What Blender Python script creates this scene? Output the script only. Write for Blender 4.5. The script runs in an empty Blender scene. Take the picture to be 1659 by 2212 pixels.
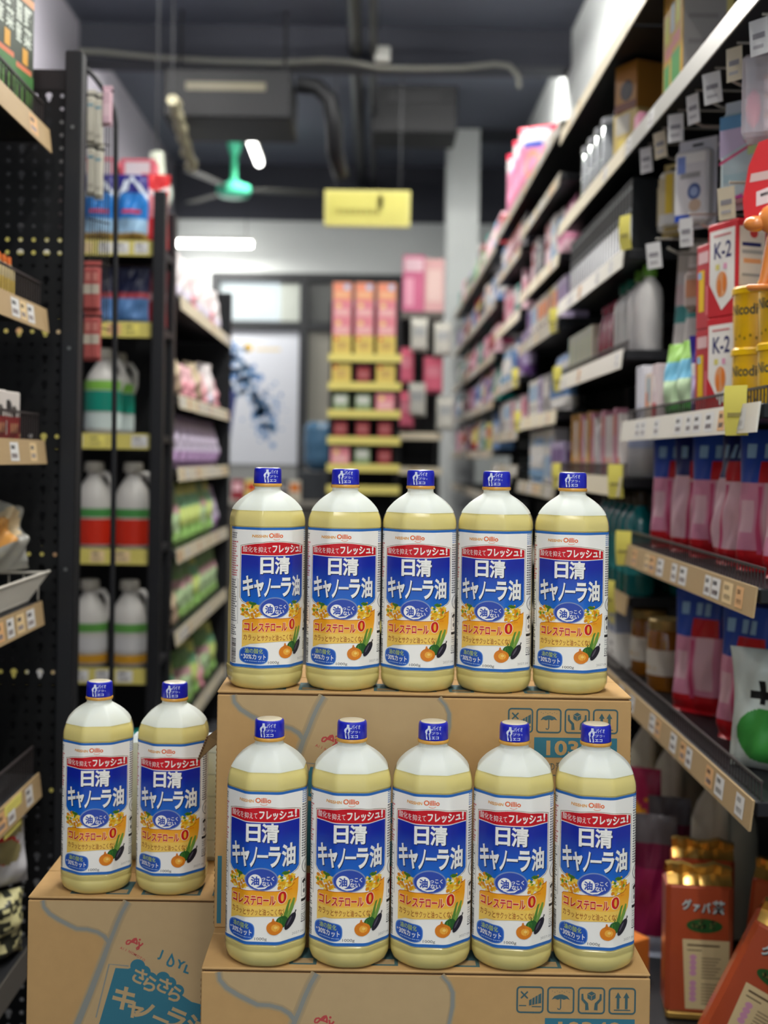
import bpy, bmesh, math, random
from mathutils import Vector, Matrix
R = random.Random(7)
sc = bpy.context.scene
COL = sc.collection
PI = math.pi

# ------------------------------------------------------------------ camera
CH = 1.12                       # camera height above the floor (m)
FPX, VX, VY, ROLL = 2700.0, 805.0, 990.0, math.radians(0.9)
cam_d = bpy.data.cameras.new('camera')
cam = bpy.data.objects.new('camera', cam_d)
COL.objects.link(cam)
cam_d.sensor_fit = 'HORIZONTAL'
cam_d.sensor_width = 36.0
cam_d.lens = FPX / 1659 * 36.0
cam_d.shift_x = (829.5 - VX) / 1659
cam_d.shift_y = (VY - 1106.0) / 1659
cam_d.clip_start, cam_d.clip_end = 0.05, 60
cam_d.dof.use_dof = True
cam_d.dof.focus_distance = 1.445
cam_d.dof.aperture_fstop = cam_d.lens / 1000 / 0.0118
cam_d.dof.aperture_blades = 0
c_, s_ = math.cos(ROLL), math.sin(ROLL)
cam.matrix_world = Matrix(((c_, -s_, 0, 0), (0, 0, -1, 0), (s_, c_, 0, CH), (0, 0, 0, 1)))
sc.camera = cam


def P(px, py, Y):
    """world point seen at photo pixel (px, py) at distance Y down the aisle"""
    dx, dy = px - VX, py - VY
    x, y = dx * c_ + dy * s_, -dx * s_ + dy * c_
    return Vector((x * Y / FPX, Y, CH - y * Y / FPX))


# ------------------------------------------------------------------ light
world = bpy.data.worlds.new('world')
sc.world = world
world.use_nodes = True
wn = world.node_tree.nodes['Background']
wn.inputs[0].default_value = (0.82, 0.9, 1.0, 1)
wn.inputs[1].default_value = 1.05
sc.view_settings.view_transform = 'Standard'
sc.view_settings.look = 'None'
sc.view_settings.gamma = 1.0
sc.view_settings.use_curve_mapping = False
sc.view_settings.exposure = 0.30
ZC = 3.45                       # ceiling height


def area(name, loc, sx, sy, power, rot=(0, 0, 0), col=(1, 0.97, 0.92)):
    l = bpy.data.lights.new(name, 'AREA')
    l.shape = 'RECTANGLE'
    l.size, l.size_y, l.energy, l.color = sx, sy, power, col
    o = bpy.data.objects.new(name, l)
    o.location = loc
    o.rotation_euler = rot
    COL.objects.link(o)
    return o


TUBES = [(-0.25, -0.9, 34), (0.30, 0.3, 34), (0.15, 2.3, 44), (0.30, 3.8, 40), (0.30, 5.2, 40), (-1.1, 5.2, 46)]
for (tx, ty, tp) in TUBES:
    area('ceiling_tube_light', (tx, ty, ZC - 0.14), 0.10, 1.15, tp * 0.45)


# ------------------------------------------------------------------ materials
def lin(c):
    return tuple(((v / 255) / 12.92) if v / 255 <= 0.04045 else (((v / 255) + 0.055) / 1.055) ** 2.4 for v in c)


_mats = {}


def C(r, g, b, rough=0.5, metal=0.0, trans=0.0, noise=0.0, scale=40.0, coat=0.0, alpha=1.0):
    key = (r, g, b, rough, metal, trans, noise, scale, coat, alpha)
    if key in _mats:
        return _mats[key]
    m = bpy.data.materials.new('colour_%d_%d_%d' % (r, g, b))
    m.use_nodes = True
    nt = m.node_tree
    p = nt.nodes['Principled BSDF']
    base = (*lin((r, g, b)), 1)
    p.inputs['Base Color'].default_value = base
    p.inputs['Roughness'].default_value = rough
    p.inputs['Specular IOR Level'].default_value = 0.5 if (coat or metal) else 0.28
    p.inputs['Metallic'].default_value = metal
    p.inputs['Transmission Weight'].default_value = trans
    p.inputs['Coat Weight'].default_value = coat
    p.inputs['Alpha'].default_value = alpha
    if noise:
        tc = nt.nodes.new('ShaderNodeTexCoord')
        nz = nt.nodes.new('ShaderNodeTexNoise')
        nz.inputs['Scale'].default_value = scale
        nz.inputs['Detail'].default_value = 4
        nt.links.new(tc.outputs['Object'], nz.inputs['Vector'])
        mx = nt.nodes.new('ShaderNodeMix')
        mx.data_type = 'RGBA'
        mx.inputs[6].default_value = tuple(v * (1 - noise) for v in base[:3]) + (1,)
        mx.inputs[7].default_value = tuple(min(1, v * (1 + noise)) for v in base[:3]) + (1,)
        nt.links.new(nz.outputs['Fac'], mx.inputs[0])
        nt.links.new(mx.outputs[2], p.inputs['Base Color'])
    _mats[key] = m
    return m


def emis(name, col, s):
    m = bpy.data.materials.new(name)
    m.use_nodes = True
    p = m.node_tree.nodes['Principled BSDF']
    p.inputs['Base Color'].default_value = (0.9, 0.9, 0.9, 1)
    p.inputs['Emission Color'].default_value = (*col, 1)
    p.inputs['Emission Strength'].default_value = s
    return m


def mixmat(name, colour, diff, transl, transp, rough=0.25, gloss=0.05):
    """thin translucent plastic: diffuse + translucent + transparent + a little gloss"""
    m = bpy.data.materials.new(name)
    m.use_nodes = True
    nt = m.node_tree
    nt.nodes.clear()
    out = nt.nodes.new('ShaderNodeOutputMaterial')
    d = nt.nodes.new('ShaderNodeBsdfDiffuse')
    t = nt.nodes.new('ShaderNodeBsdfTranslucent')
    tr = nt.nodes.new('ShaderNodeBsdfTransparent')
    g = nt.nodes.new('ShaderNodeBsdfGlossy')
    lc = (*lin(colour), 1)
    d.inputs[0].default_value = lc
    t.inputs[0].default_value = lc
    g.inputs['Roughness'].default_value = rough
    a = nt.nodes.new('ShaderNodeMixShader')
    a.inputs[0].default_value = transl / (diff + transl)
    nt.links.new(d.outputs[0], a.inputs[1])
    nt.links.new(t.outputs[0], a.inputs[2])
    b = nt.nodes.new('ShaderNodeMixShader')
    b.inputs[0].default_value = transp
    nt.links.new(a.outputs[0], b.inputs[1])
    nt.links.new(tr.outputs[0], b.inputs[2])
    fr = nt.nodes.new('ShaderNodeFresnel')
    fr.inputs[0].default_value = 1.45
    ge = nt.nodes.new('ShaderNodeNewGeometry')          # the gloss is on the outside only
    inv = nt.nodes.new('ShaderNodeMath')
    inv.operation = 'MULTIPLY_ADD'
    inv.inputs[1].default_value, inv.inputs[2].default_value = -gloss, gloss
    nt.links.new(ge.outputs['Backfacing'], inv.inputs[0])
    mu = nt.nodes.new('ShaderNodeMath')
    mu.operation = 'MULTIPLY'
    nt.links.new(inv.outputs[0], mu.inputs[1])
    nt.links.new(fr.outputs[0], mu.inputs[0])
    e = nt.nodes.new('ShaderNodeMixShader')
    nt.links.new(mu.outputs[0], e.inputs[0])
    nt.links.new(b.outputs[0], e.inputs[1])
    nt.links.new(g.outputs[0], e.inputs[2])
    nt.links.new(e.outputs[0], out.inputs[0])
    return m


def rampmat(name, c0, c1, z0, z1, rough=0.35, axis=2):
    """printed gradient along the object's own height"""
    m = bpy.data.materials.new(name)
    m.use_nodes = True
    nt = m.node_tree
    p = nt.nodes['Principled BSDF']
    p.inputs['Roughness'].default_value = rough
    tc = nt.nodes.new('ShaderNodeTexCoord')
    sp = nt.nodes.new('ShaderNodeSeparateXYZ')
    mr = nt.nodes.new('ShaderNodeMapRange')
    mr.inputs['From Min'].default_value, mr.inputs['From Max'].default_value = z0, z1
    mx = nt.nodes.new('ShaderNodeMix')
    mx.data_type = 'RGBA'
    mx.inputs[6].default_value = (*lin(c0), 1)
    mx.inputs[7].default_value = (*lin(c1), 1)
    nt.links.new(tc.outputs['Object'], sp.inputs[0])
    nt.links.new(sp.outputs[axis], mr.inputs['Value'])
    nt.links.new(mr.outputs[0], mx.inputs[0])
    nt.links.new(mx.outputs[2], p.inputs['Base Color'])
    return m


# ------------------------------------------------------------------ mesh helpers
class MB:
    def __init__(s):
        s.v, s.f, s.m, s.mats = [], [], [], []

    def mi(s, m):
        for i, k in enumerate(s.mats):
            if k is m:
                return i
        s.mats.append(m)
        return len(s.mats) - 1

    def add(s, vs, fs, m):
        b = len(s.v)
        s.v += [tuple(v) for v in vs]
        k = s.mi(m)
        for f in fs:
            s.f.append([b + i for i in f])
            s.m.append(k)
        return b

    def box(s, x0, x1, y0, y1, z0, z1, m, c=0.0):
        if c <= 0:
            vs = [(x, y, z) for x in (x0, x1) for y in (y0, y1) for z in (z0, z1)]
            s.add(vs, [(0, 1, 3, 2), (4, 6, 7, 5), (0, 4, 5, 1), (2, 3, 7, 6), (0, 2, 6, 4), (1, 5, 7, 3)], m)
            return
        X, Y, Z = (x0, x1), (y0, y1), (z0, z1)
        vs, idx = [], {}
        for i in (0, 1):
            for j in (0, 1):
                for k in (0, 1):
                    dx, dy, dz = (c if i == 0 else -c), (c if j == 0 else -c), (c if k == 0 else -c)
                    for ax in range(3):
                        p = [X[i] + dx, Y[j] + dy, Z[k] + dz]
                        p[ax] = (X[i], Y[j], Z[k])[ax]
                        idx[(i, j, k, ax)] = len(vs)
                        vs.append(tuple(p))
        fs = []
        for ax in range(3):
            o = [a for a in range(3) if a != ax]
            for e in (0, 1):
                q = []
                for (a, b) in ((0, 0), (1, 0), (1, 1), (0, 1)):
                    key = [0, 0, 0]
                    key[ax], key[o[0]], key[o[1]] = e, a, b
                    q.append(idx[(*key, ax)])
                fs.append(q if (e == 1) == (ax != 1) else q[::-1])
        for ax in range(3):
            o = [a for a in range(3) if a != ax]
            for a in (0, 1):
                for b in (0, 1):
                    q = []
                    for (e, w) in ((0, o[0]), (1, o[0]), (1, o[1]), (0, o[1])):
                        key = [0, 0, 0]
                        key[ax], key[o[0]], key[o[1]] = e, a, b
                        q.append(idx[(*key, w)])
                    fs.append(q)
        for i in (0, 1):
            for j in (0, 1):
                for k in (0, 1):
                    fs.append([idx[(i, j, k, a)] for a in range(3)])
        s.add(vs, fs, m)

    def lathe(s, prof, m, n=24, sx=1.0, sy=1.0, cx=0.0, cy=0.0, caps=True, mf=None):
        vs = []
        for (r, z) in prof:
            for i in range(n):
                a = 2 * PI * i / n
                vs.append((cx + r * sx * math.cos(a), cy + r * sy * math.sin(a), z))
        b = len(s.v)
        s.v += vs
        for k in range(len(prof) - 1):
            mm = s.mi(mf(k) if mf else m)
            for i in range(n):
                j = (i + 1) % n
                s.f.append([b + k * n + i, b + k * n + j, b + (k + 1) * n + j, b + (k + 1) * n + i])
                s.m.append(mm)
        if caps:
            mm = s.mi(mf(0) if mf else m)
            s.f.append([b + i for i in range(n)][::-1])
            s.m.append(mm)
            mm = s.mi(mf(len(prof) - 2) if mf else m)
            s.f.append([b + (len(prof) - 1) * n + i for i in range(n)])
            s.m.append(mm)

    def tube(s, path, r, m, n=8, closed=False):
        pts = [Vector(p) for p in path]
        rings = []
        prev = None
        N = len(pts)
        for i, p in enumerate(pts):
            a = pts[i - 1] if (i > 0 or closed) else p
            c = pts[(i + 1) % N] if (i < N - 1 or closed) else p
            t = (c - a).normalized()
            if prev is None:
                up = Vector((0, 0, 1)) if abs(t.z) < 0.9 else Vector((1, 0, 0))
                u = t.cross(up).normalized()
            else:
                u = (prev - t * prev.dot(t)).normalized()
            prev = u
            w = t.cross(u)
            rr = r[i] if isinstance(r, (list, tuple)) else r
            rings.append([p + (u * math.cos(2 * PI * k / n) + w * math.sin(2 * PI * k / n)) * rr for k in range(n)])
        vs = [v for g in rings for v in g]
        fs = []
        for i in range(N if closed else N - 1):
            i2 = (i + 1) % N
            for k in range(n):
                k2 = (k + 1) % n
                fs.append([i * n + k, i * n + k2, i2 * n + k2, i2 * n + k])
        if not closed:
            fs.append(list(range(n))[::-1])
            fs.append([(N - 1) * n + k for k in range(n)])
        s.add(vs, fs, m)

    def prism(s, poly, fn, t, m):
        """poly of (u,v); fn(u,v,w)->xyz, w = 0 .. t"""
        n = len(poly)
        vs = [fn(u, v, 0) for u, v in poly] + [fn(u, v, t) for u, v in poly]
        fs = [list(range(n))[::-1], list(range(n, 2 * n))] + [[i, (i + 1) % n, n + (i + 1) % n, n + i] for i in range(n)]
        s.add(vs, fs, m)

    def flat(s, fl, fn):
        """place a Flat (2-D art) with fn(u,v)->xyz"""
        for vs, fs, m in fl.items:
            s.add([fn(*p) for p in vs], fs, m)

    def build(s, name, parent=None, smooth=32, loc=None):
        me = bpy.data.meshes.new(name)
        me.from_pydata(s.v, [], s.f)
        for m in s.mats:
            me.materials.append(m)
        me.polygons.foreach_set('material_index', s.m)
        bm = bmesh.new()
        bm.from_mesh(me)
        bmesh.ops.recalc_face_normals(bm, faces=bm.faces)
        bm.to_mesh(me)
        bm.free()
        if smooth:
            me.polygons.foreach_set('use_smooth', [True] * len(me.polygons))
            me.set_sharp_from_angle(angle=math.radians(smooth))
        me.update()
        o = bpy.data.objects.new(name, me)
        COL.objects.link(o)
        if parent is not None:
            o.parent = parent
        if loc is not None:
            o.location = loc
        return o


_txt = {}


def TM(s, bold=0.0):
    """text as a flat mesh, its box scaled to 0..1; also its aspect"""
    k = (s, bold)
    if k in _txt:
        return _txt[k]
    c = bpy.data.curves.new('writing', 'FONT')
    c.body = s
    c.size = 1
    c.offset = bold
    c.resolution_u = 3
    o = bpy.data.objects.new('writing', c)
    COL.objects.link(o)
    dg = bpy.context.evaluated_depsgraph_get()
    me = bpy.data.meshes.new_from_object(o.evaluated_get(dg))
    vs = [(v.co.x, v.co.y) for v in me.vertices]
    fs = [list(p.vertices) for p in me.polygons]
    bpy.data.objects.remove(o)
    bpy.data.curves.remove(c)
    bpy.data.meshes.remove(me)
    x0, x1 = min(v[0] for v in vs), max(v[0] for v in vs)
    y0, y1 = min(v[1] for v in vs), max(v[1] for v in vs)
    vs = [((x - x0) / (x1 - x0), (y - y0) / (y1 - y0)) for x, y in vs]
    _txt[k] = (vs, fs, (x1 - x0) / (y1 - y0))
    return _txt[k]


class Flat:
    """2-D art: polygons, ellipses, strokes and writing in its own units"""
    def __init__(s):
        s.items = []

    def poly(s, pts, m):
        s.items.append((list(pts), [list(range(len(pts)))], m))

    def rect(s, x0, x1, y0, y1, m):
        s.poly([(x0, y0), (x1, y0), (x1, y1), (x0, y1)], m)

    def ell(s, cx, cy, rx, ry, m, n=24, rot=0.0):
        c, q = math.cos(rot), math.sin(rot)
        s.poly([(cx + rx * math.cos(2 * PI * i / n) * c - ry * math.sin(2 * PI * i / n) * q,
                 cy + rx * math.cos(2 * PI * i / n) * q + ry * math.sin(2 * PI * i / n) * c) for i in range(n)], m)

    def ring(s, cx, cy, rx, ry, t, m, n=28, a0=0.0, a1=2 * PI):
        p = []
        for i in range(n + 1):
            a = a0 + (a1 - a0) * i / n
            p.append((cx + rx * math.cos(a), cy + ry * math.sin(a)))
        s.stroke(p, t, m)

    def stroke(s, pts, t, m):
        """constant or per-point width line"""
        L, Rr = [], []
        n = len(pts)
        for i, (x, y) in enumerate(pts):
            ax, ay = pts[max(0, i - 1)]
            bx, by = pts[min(n - 1, i + 1)]
            if i in (0, n - 1) and pts[0] == pts[-1] and n > 2:
                ax, ay = pts[-2]
                bx, by = pts[1]
            dx, dy = bx - ax, by - ay
            l = math.hypot(dx, dy) or 1
            w = (t[i] if isinstance(t, (list, tuple)) else t) / 2
            L.append((x - dy / l * w, y + dx / l * w))
            Rr.append((x + dy / l * w, y - dx / l * w))
        vs = L + Rr
        s.items.append((vs, [[i, i + 1, n + i + 1, n + i] for i in range(n - 1)], m))

    def text(s, t, x0, x1, y0, y1, m, bold=0.0, slope=0.0, shear=0.0):
        vs, fs, _ = TM(t, bold)
        w, h = x1 - x0, y1 - y0
        s.items.append(([(x0 + w * x + shear * h * y, y0 + h * y + slope * w * x) for x, y in vs], fs, m))

    def textrot(s, t, x, y, h, ang, m, bold=0.0, stretch=1.0):
        vs, fs, asp = TM(t, bold)
        c, q = math.cos(ang), math.sin(ang)
        o = []
        for a, b in vs:
            a, b = a * h * asp * stretch, b * h
            o.append((x + a * c - b * q, y + a * q + b * c))
        s.items.append((o, fs, m))


def tag(o, label=None, cat=None, group=None, kind=None):
    if label:
        o['label'] = label
    if cat:
        o['category'] = cat
    if group:
        o['group'] = group
    if kind:
        o['kind'] = kind
    return o


def empty(name, loc=(0, 0, 0), rz=0.0):
    o = bpy.data.objects.new(name, None)
    o.empty_display_size = 0.05
    COL.objects.link(o)
    o.location = loc
    o.rotation_euler = (0, 0, rz)
    return o


KIDS = {}


def child(o, root):
    KIDS.setdefault(root.name, []).append(o)
    return o


def copy_tree(o):
    c = o.copy()
    COL.objects.link(c)
    for ch in [x for x in o.children]:
        k = copy_tree(ch)
        k.parent = c
    return c


PROTO, FIRST = {}, {}


def put(key, loc, rz, label, cat, group=None, rx=0.0, ry=0.0):
    """place one thing: the prototype itself the first time, then copies with their own parts"""
    if key not in FIRST:
        o = PROTO[key]()
        FIRST[key] = o
    else:
        o = copy_tree(FIRST[key])
    o.location = loc
    o.rotation_euler = (rx, ry, rz)
    for k in ('label', 'category', 'group'):
        if k in o:
            del o[k]
    tag(o, label, cat, group)
    return o


ORD = ['first', 'second', 'third', 'fourth', 'fifth', 'sixth', 'seventh', 'eighth', 'ninth', 'tenth', 'eleventh', 'twelfth',
       'thirteenth', 'fourteenth', 'fifteenth', 'sixteenth', 'seventeenth', 'eighteenth', 'nineteenth', 'twentieth']
# ------------------------------------------------------------------ common colours
WHITE = C(236, 234, 228, 0.45)
BLACKM = C(24, 25, 28, 0.45)
DARK = C(16, 17, 19, 0.6)
GREYM = C(150, 150, 146, 0.35, 0.6)
KRAFTTAG = C(196, 170, 128, 0.55)
TAGW = C(214, 214, 212, 0.5)
TAGY = C(226, 214, 110, 0.5)

# ------------------------------------------------------------------ room
XL, XR, YE, YF = -1.62, 1.04, 10.0, -2.2
M_floor = C(62, 63, 66, 0.45, noise=0.12, scale=6)
M_ceil = C(98, 103, 116, 0.8, noise=0.06, scale=3)
M_wallw = C(208, 213, 211, 0.7, noise=0.02, scale=3)
M_wallg = C(140, 137, 146, 0.75, noise=0.04, scale=3)
M_darkwall = C(62, 64, 72, 0.8, noise=0.05, scale=3)


def struct(name, boxes):
    mb = MB()
    for b in boxes:
        mb.box(*b)
    o = mb.build(name, smooth=0)
    tag(o, kind='structure')
    return o


struct('floor', [(XL, XR, YF, YE, -0.05, 0, M_floor)])
struct('ceiling', [(XL, XR, YF, YE, ZC, ZC + 0.06, M_ceil),
                   (XL, XR, 6.75, 6.95, ZC - 0.20, ZC, M_darkwall)])
struct('wall_right', [(XR, XR + 0.1, YF, YE, 0, ZC, M_wallw)])
struct('wall_left', [(XL - 0.1, XL, YF, YE, 0, ZC, M_wallg)])
dx0, dx1, dtop = P(462, 800, YE).x, P(866, 800, YE).x, P(660, 592, YE).z
wtop = P(680, 478, YE).z
struct('wall_back', [(XL, dx0, YE, YE + 0.15, 0, ZC, M_wallw), (dx1, XR, YE, YE + 0.15, 0, ZC, M_wallw),
                     (dx0, dx1, YE, YE + 0.15, dtop, wtop, M_wallw), ])
struct('trim_1', [(XL, XR, YE - 0.03, YE, wtop, ZC, M_darkwall)])
# pillar where the long shelving ends
struct('trim_2', [(0.50, 0.72, 8.78, 9.15, 0, P(1010, 280, 8.8).z, M_wallw),
                  (0.50, XR, 8.80, 9.15, P(1010, 280, 8.8).z, ZC, M_darkwall)])
# door wall: dark frame, transom panes, door panes
M_frame = C(48, 50, 52, 0.5)
fx = [dx0, P(655, 800, YE).x, dx1]
zm = P(560, 703, YE).z
mb = MB()
fw = 0.035
for x in fx:
    mb.box(x - fw, x + fw, YE - 0.02, YE + 0.10, 0, dtop, M_frame, 0.003)
for z in (dtop - 0.03, zm):
    mb.box(dx0, dx1, YE - 0.015, YE + 0.09, z - 0.035, z + 0.035, M_frame, 0.003)
fo = tag(mb.build('door_1', smooth=0), kind='structure')
M_glass = mixmat('frosted_glass', (232, 240, 232), 0.25, 0.75, 0.65, 0.1, 1.0)
M_film = C(86, 88, 86, 0.3, noise=0.1, scale=2)
mb = MB()
mb.box(fx[0] + fw, fx[0] + 0.52, YE + 0.03, YE + 0.036, zm + 0.035, dtop - 0.03, M_glass)
tag(mb.build('window_1', smooth=0), kind='structure')
mb = MB()
mb.box(fx[0] + 0.52, fx[1] - fw, YE + 0.03, YE + 0.036, zm + 0.035, dtop - 0.03, C(176, 182, 174, 0.3))
mb.box(fx[1] + fw, fx[2] - fw, YE + 0.03, YE + 0.036, zm + 0.035, dtop - 0.03, M_film)
tag(mb.build('window_2', smooth=0), kind='structure')
mb = MB()
mb.box(fx[0] + fw, fx[1] - fw, YE + 0.03, YE + 0.036, 0.0, zm - 0.035, C(150, 152, 150, 0.2))
mb.box(fx[1] + fw, fx[2] - fw, YE + 0.03, YE + 0.036, 0.0, zm - 0.035, C(140, 138, 128, 0.4, noise=0.06, scale=4))
tag(mb.build('window_3', smooth=0), kind='structure')
# ------------------------------------------------------------------ the oil bottle
T22 = math.tan(math.radians(22.5))
C22 = math.cos(math.radians(22.5))


def wrap(u, a, r, back=1.0):
    """point and normal at perimeter distance u from the middle of the front face of a rounded octagon"""
    F = a * T22 - r * T22
    A = r * PI / 4
    s, sg = abs(u), (1 if u >= 0 else -1)
    if s <= F:
        x, y, nx, ny = s, -a, 0.0, -1.0
    else:
        s -= F
        k = 0
        while True:
            phi_c = math.radians(22.5 + 45 * k)
            cx, cy = (a - r) / C22 * math.sin(phi_c), -(a - r) / C22 * math.cos(phi_c)
            if s <= A or k >= 4:
                ph = math.radians(45 * k) + (s / r if r > 0 else 0)
                nx, ny = math.sin(ph), -math.cos(ph)
                x, y = cx + r * nx, cy + r * ny
                break
            s -= A
            ph = math.radians(45 * (k + 1))
            nx, ny = math.sin(ph), -math.cos(ph)
            if s <= 2 * F:
                x, y = cx + r * nx + math.cos(ph) * s, cy + r * ny + math.sin(ph) * s
                break
            s -= 2 * F
            k += 1
    return sg * x, y, sg * nx, ny


def octring(a, rho, back):
    """one ring of the bottle body: 8 corners of 5 points"""
    r = min(1.0, rho) * a
    out = []
    for k in range(8):
        pc = math.radians(22.5 + 45 * k)
        cx, cy = (a - r) / C22 * math.sin(pc), -(a - r) / C22 * math.cos(pc)
        for j in range(5):
            ph = math.radians(45 * k + 45 * j / 4)
            x, y = cx + r * math.sin(ph), cy - r * math.cos(ph)
            out.append((x, y * (back if y > 0 else 1.0)))
    return out


def backscale(z):
    t = min(1, max(0, (z - 0.112) / 0.014))
    t = t * t * (3 - 2 * t)
    u = min(1, max(0, (z - 0.195) / 0.02))
    return (1.10 * (1 - t) + 0.84 * t) * (1 - u) + 1.0 * u


BPROF = [(0.0008, .0300, .8), (0.0, .0345, .8), (.0012, .0385, .78), (.0045, .0420, .74), (.010, .0440, .66), (.0165, .0446, .56),
         (.0178, .0441, .52), (.0196, .0441, .5), (.021, .0446, .48), (.0252, .0446, .42), (.0262, .0434, .3), (.055, .0434, .3),
         (.085, .0434, .3), (.105, .0434, .3), (.113, .0434, .3), (.116, .0434, .3), (.119, .0434, .3), (.123, .0434, .3),
         (.127, .0434, .3), (.16, .0434, .3), (.1938, .0434, .3), (.1946, .0440, .3), (.199, .0440, .28), (.204, .0434, .26),
         (.209, .0420, .24), (.2132, .0402, .22), (.217, .0383, .2), (.221, .0352, .2), (.2255, .0310, .22), (.2295, .0262, .28),
         (.233, .0212, .4), (.2352, .0180, .7), (.2368, .0162, 1), (.2385, .0156, 1), (.2422, .0156, 1)]


def octlathe(prof, m, inset=0.0, ztop=None, m_low=None, z_low=0.0):
    mb = MB()
    vs, n = [], 40
    rows = []
    for (z, a, rho) in prof:
        if ztop is not None and z > ztop:
            break
        rows.append((z, max(0.002, a - inset), rho))
    for (z, a, rho) in rows:
        vs += [(x, y, z) for x, y in octring(a, rho, backscale(z))]
    fs = []
    for k in range(len(rows) - 1):
        for i in range(n):
            j = (i + 1) % n
            fs.append([k * n + i, k * n + j, (k + 1) * n + j, (k + 1) * n + i])
    fs.append(list(range(n))[::-1])
    fs.append([(len(rows) - 1) * n + i for i in range(n)])
    mb.add(vs, fs, m)
    if m_low is not None:
        k = mb.mi(m_low)
        for i, f in enumerate(mb.f):
            if max(mb.v[q][2] for q in f) <= z_low + 1e-6:
                mb.m[i] = k
    return mb


KU = 0.0001292
LA, LR = 0.0437, 0.0437 * 0.3


def U(x):
    s = abs(x)
    if s > 139:
        s = 139 + (s - 139) * 1.414
    return math.copysign(s, x)


def label_art():
    W = C(251, 248, 239, 0.4)
    BL = C(44, 108, 186, 0.35)
    RED = C(205, 22, 34, 0.35)
    GOLD = C(232, 158, 30, 0.4)
    ORA = C(236, 102, 24, 0.4)
    LINE = C(142, 120, 78, 0.4)
    NAVY = C(22, 26, 60, 0.4)
    BLUEG = rampmat('label_blue', (8, 108, 204), (18, 40, 164), 0.100, 0.150)
    OVAL = C(52, 78, 172, 0.35)
    OVR = C(128, 146, 190, 0.35)
    YEL = rampmat('label_orange', (254, 212, 92), (250, 168, 22), 0.052, 0.084)
    YL2 = C(248, 206, 96, 0.4)
    TXR = C(206, 28, 30, 0.4)
    BRN = C(156, 62, 22, 0.4)
    LIME = C(206, 226, 40, 0.4)
    GRY = C(110, 108, 108, 0.5)
    LG = C(176, 174, 170, 0.5)
    DK = C(40, 38, 38, 0.5)
    rr = random.Random(3)
    L = [Flat() for _ in range(9)]          # drawn in photo units, x from the label's middle, y down
    a = L[0]
    a.rect(-460, 460, 1925, 1899, BL)
    a.rect(-460, 460, 660, 637, BL)
    # framed panel
    def panel(g, top):
        pts = []
        for i in range(13):
            t = -1 + 2 * i / 12
            pts.append((t * (282 + g), top - g + 42 * t * t * (1 if abs(t) < .97 else 1.05)))
        pts += [(284 + g, 1286), (266 + g, 1318 + g * .6), (228 + g * .5, 1342 + g), (100, 1356 + g), (-100, 1356 + g),
                (-228 - g * .5, 1342 + g), (-266 - g, 1318 + g * .6), (-284 - g, 1286)]
        return pts
    a.poly(panel(9, 771), LINE)
    L[1].poly(panel(5, 771), W)
    top = [p for p in panel(0, 771) if p[1] < 900]
    L[2].poly(top + [(283, 884), (0, 892), (-283, 884)], RED)
    L[2].poly([(-283, 891), (0, 899), (283, 891)] + [p for p in panel(0, 771) if p[1] > 900], BLUEG)
    # brand line
    L[0].text('NISSHIN', -206, -84, 729, 703, GOLD, 0.03, 0, -0.1)
    L[0].text('Oillio', -70, 62, 732, 688, ORA, 0.03)
    L[0].stroke([(-28, 742), (-14, 749), (2, 751), (18, 749), (32, 741)], 4, ORA)
    # red banner writing
    L[3].text('酸化を抑えて', -272, -50, 866, 812, W, 0.0)
    L[3].text('フレッシュ', -36, 236, 872, 796, W, 0.035)
    L[3].text('!', 246, 262, 872, 806, W, 0.035)
    # the big name
    for dx, dy, m, ly in ((6, 7, NAVY, 3), (0, 0, W, 4)):
        t = L[ly]
        t.text('日', -144 + dx, -22 + dx, 1062 + dy, 908 + dy, m, 0.03)
        t.text('清', -14 + dx, 130 + dx, 1066 + dy, 902 + dy, m, 0.03)
        for ch, x0, x1, y0, y1 in (('キ', -270, -190, 1080, 1272), ('ャ', -186, -112, 1112, 1272), ('ノ', -108, -46, 1098, 1272),
                                   ('ー', -48, 44, 1168, 1192), ('ラ', 48, 148, 1096, 1272), ('油', 152, 256, 1082, 1274)):
            t.text(ch, x0 + dx, x1 + dx, y1 + dy, y0 + dy, m, 0.035)
    # food
    FD = Flat()
    for (cx, cy, sx, sy, n) in ((-200, 1402, 82, 74, 62), (180, 1392, 80, 68, 58)):
        for i in range(n):
            ang, q = rr.uniform(0, 2 * PI), math.sqrt(rr.random())
            FD.ell(cx + sx * q * math.cos(ang), cy + sy * q * math.sin(ang), rr.uniform(9, 21), rr.uniform(7, 15),
                             (C(248, 198, 40, .4), C(252, 220, 90, .4), C(236, 168, 24, .4), C(224, 140, 22, .4))[rr.randrange(4)], 9, rr.uniform(0, 3))
        for i in range(5):
            ang, q = rr.uniform(0, 2 * PI), math.sqrt(rr.random()) * .9
            FD.ell(cx + sx * q * math.cos(ang), cy + sy * q * math.sin(ang) - 14, rr.uniform(9, 19), rr.uniform(6, 11),
                     (C(70, 124, 34, .4), C(96, 150, 48, .4))[i % 2], 8, rr.uniform(0, 3))
        FD.ell(cx + 10, cy - sy * .88, 26, 14, C(62, 116, 36, .4), 10)
    # orange field
    L[5].poly([(-268, 1500), (-258, 1487), (-200, 1472), (-80, 1466), (40, 1474), (150, 1470), (236, 1450), (240, 1410), (282, 1388), (279, 1500), (268, 1590),
               (240, 1650), (200, 1688), (60, 1684), (-120, 1692), (-208, 1706), (-236, 1722), (-270, 1740)], YEL)
    L[6].poly([(-268, 1604), (0, 1598), (262, 1596), (240, 1650), (200, 1686), (60, 1682), (-120, 1690), (-206, 1703), (-268, 1710)], YL2)
    L[6].stroke([(-268, 1502), (-256, 1488), (-200, 1473), (-80, 1468), (40, 1475), (150, 1471), (226, 1455), (252, 1430)], 4, C(168, 44, 24, .4))
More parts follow.
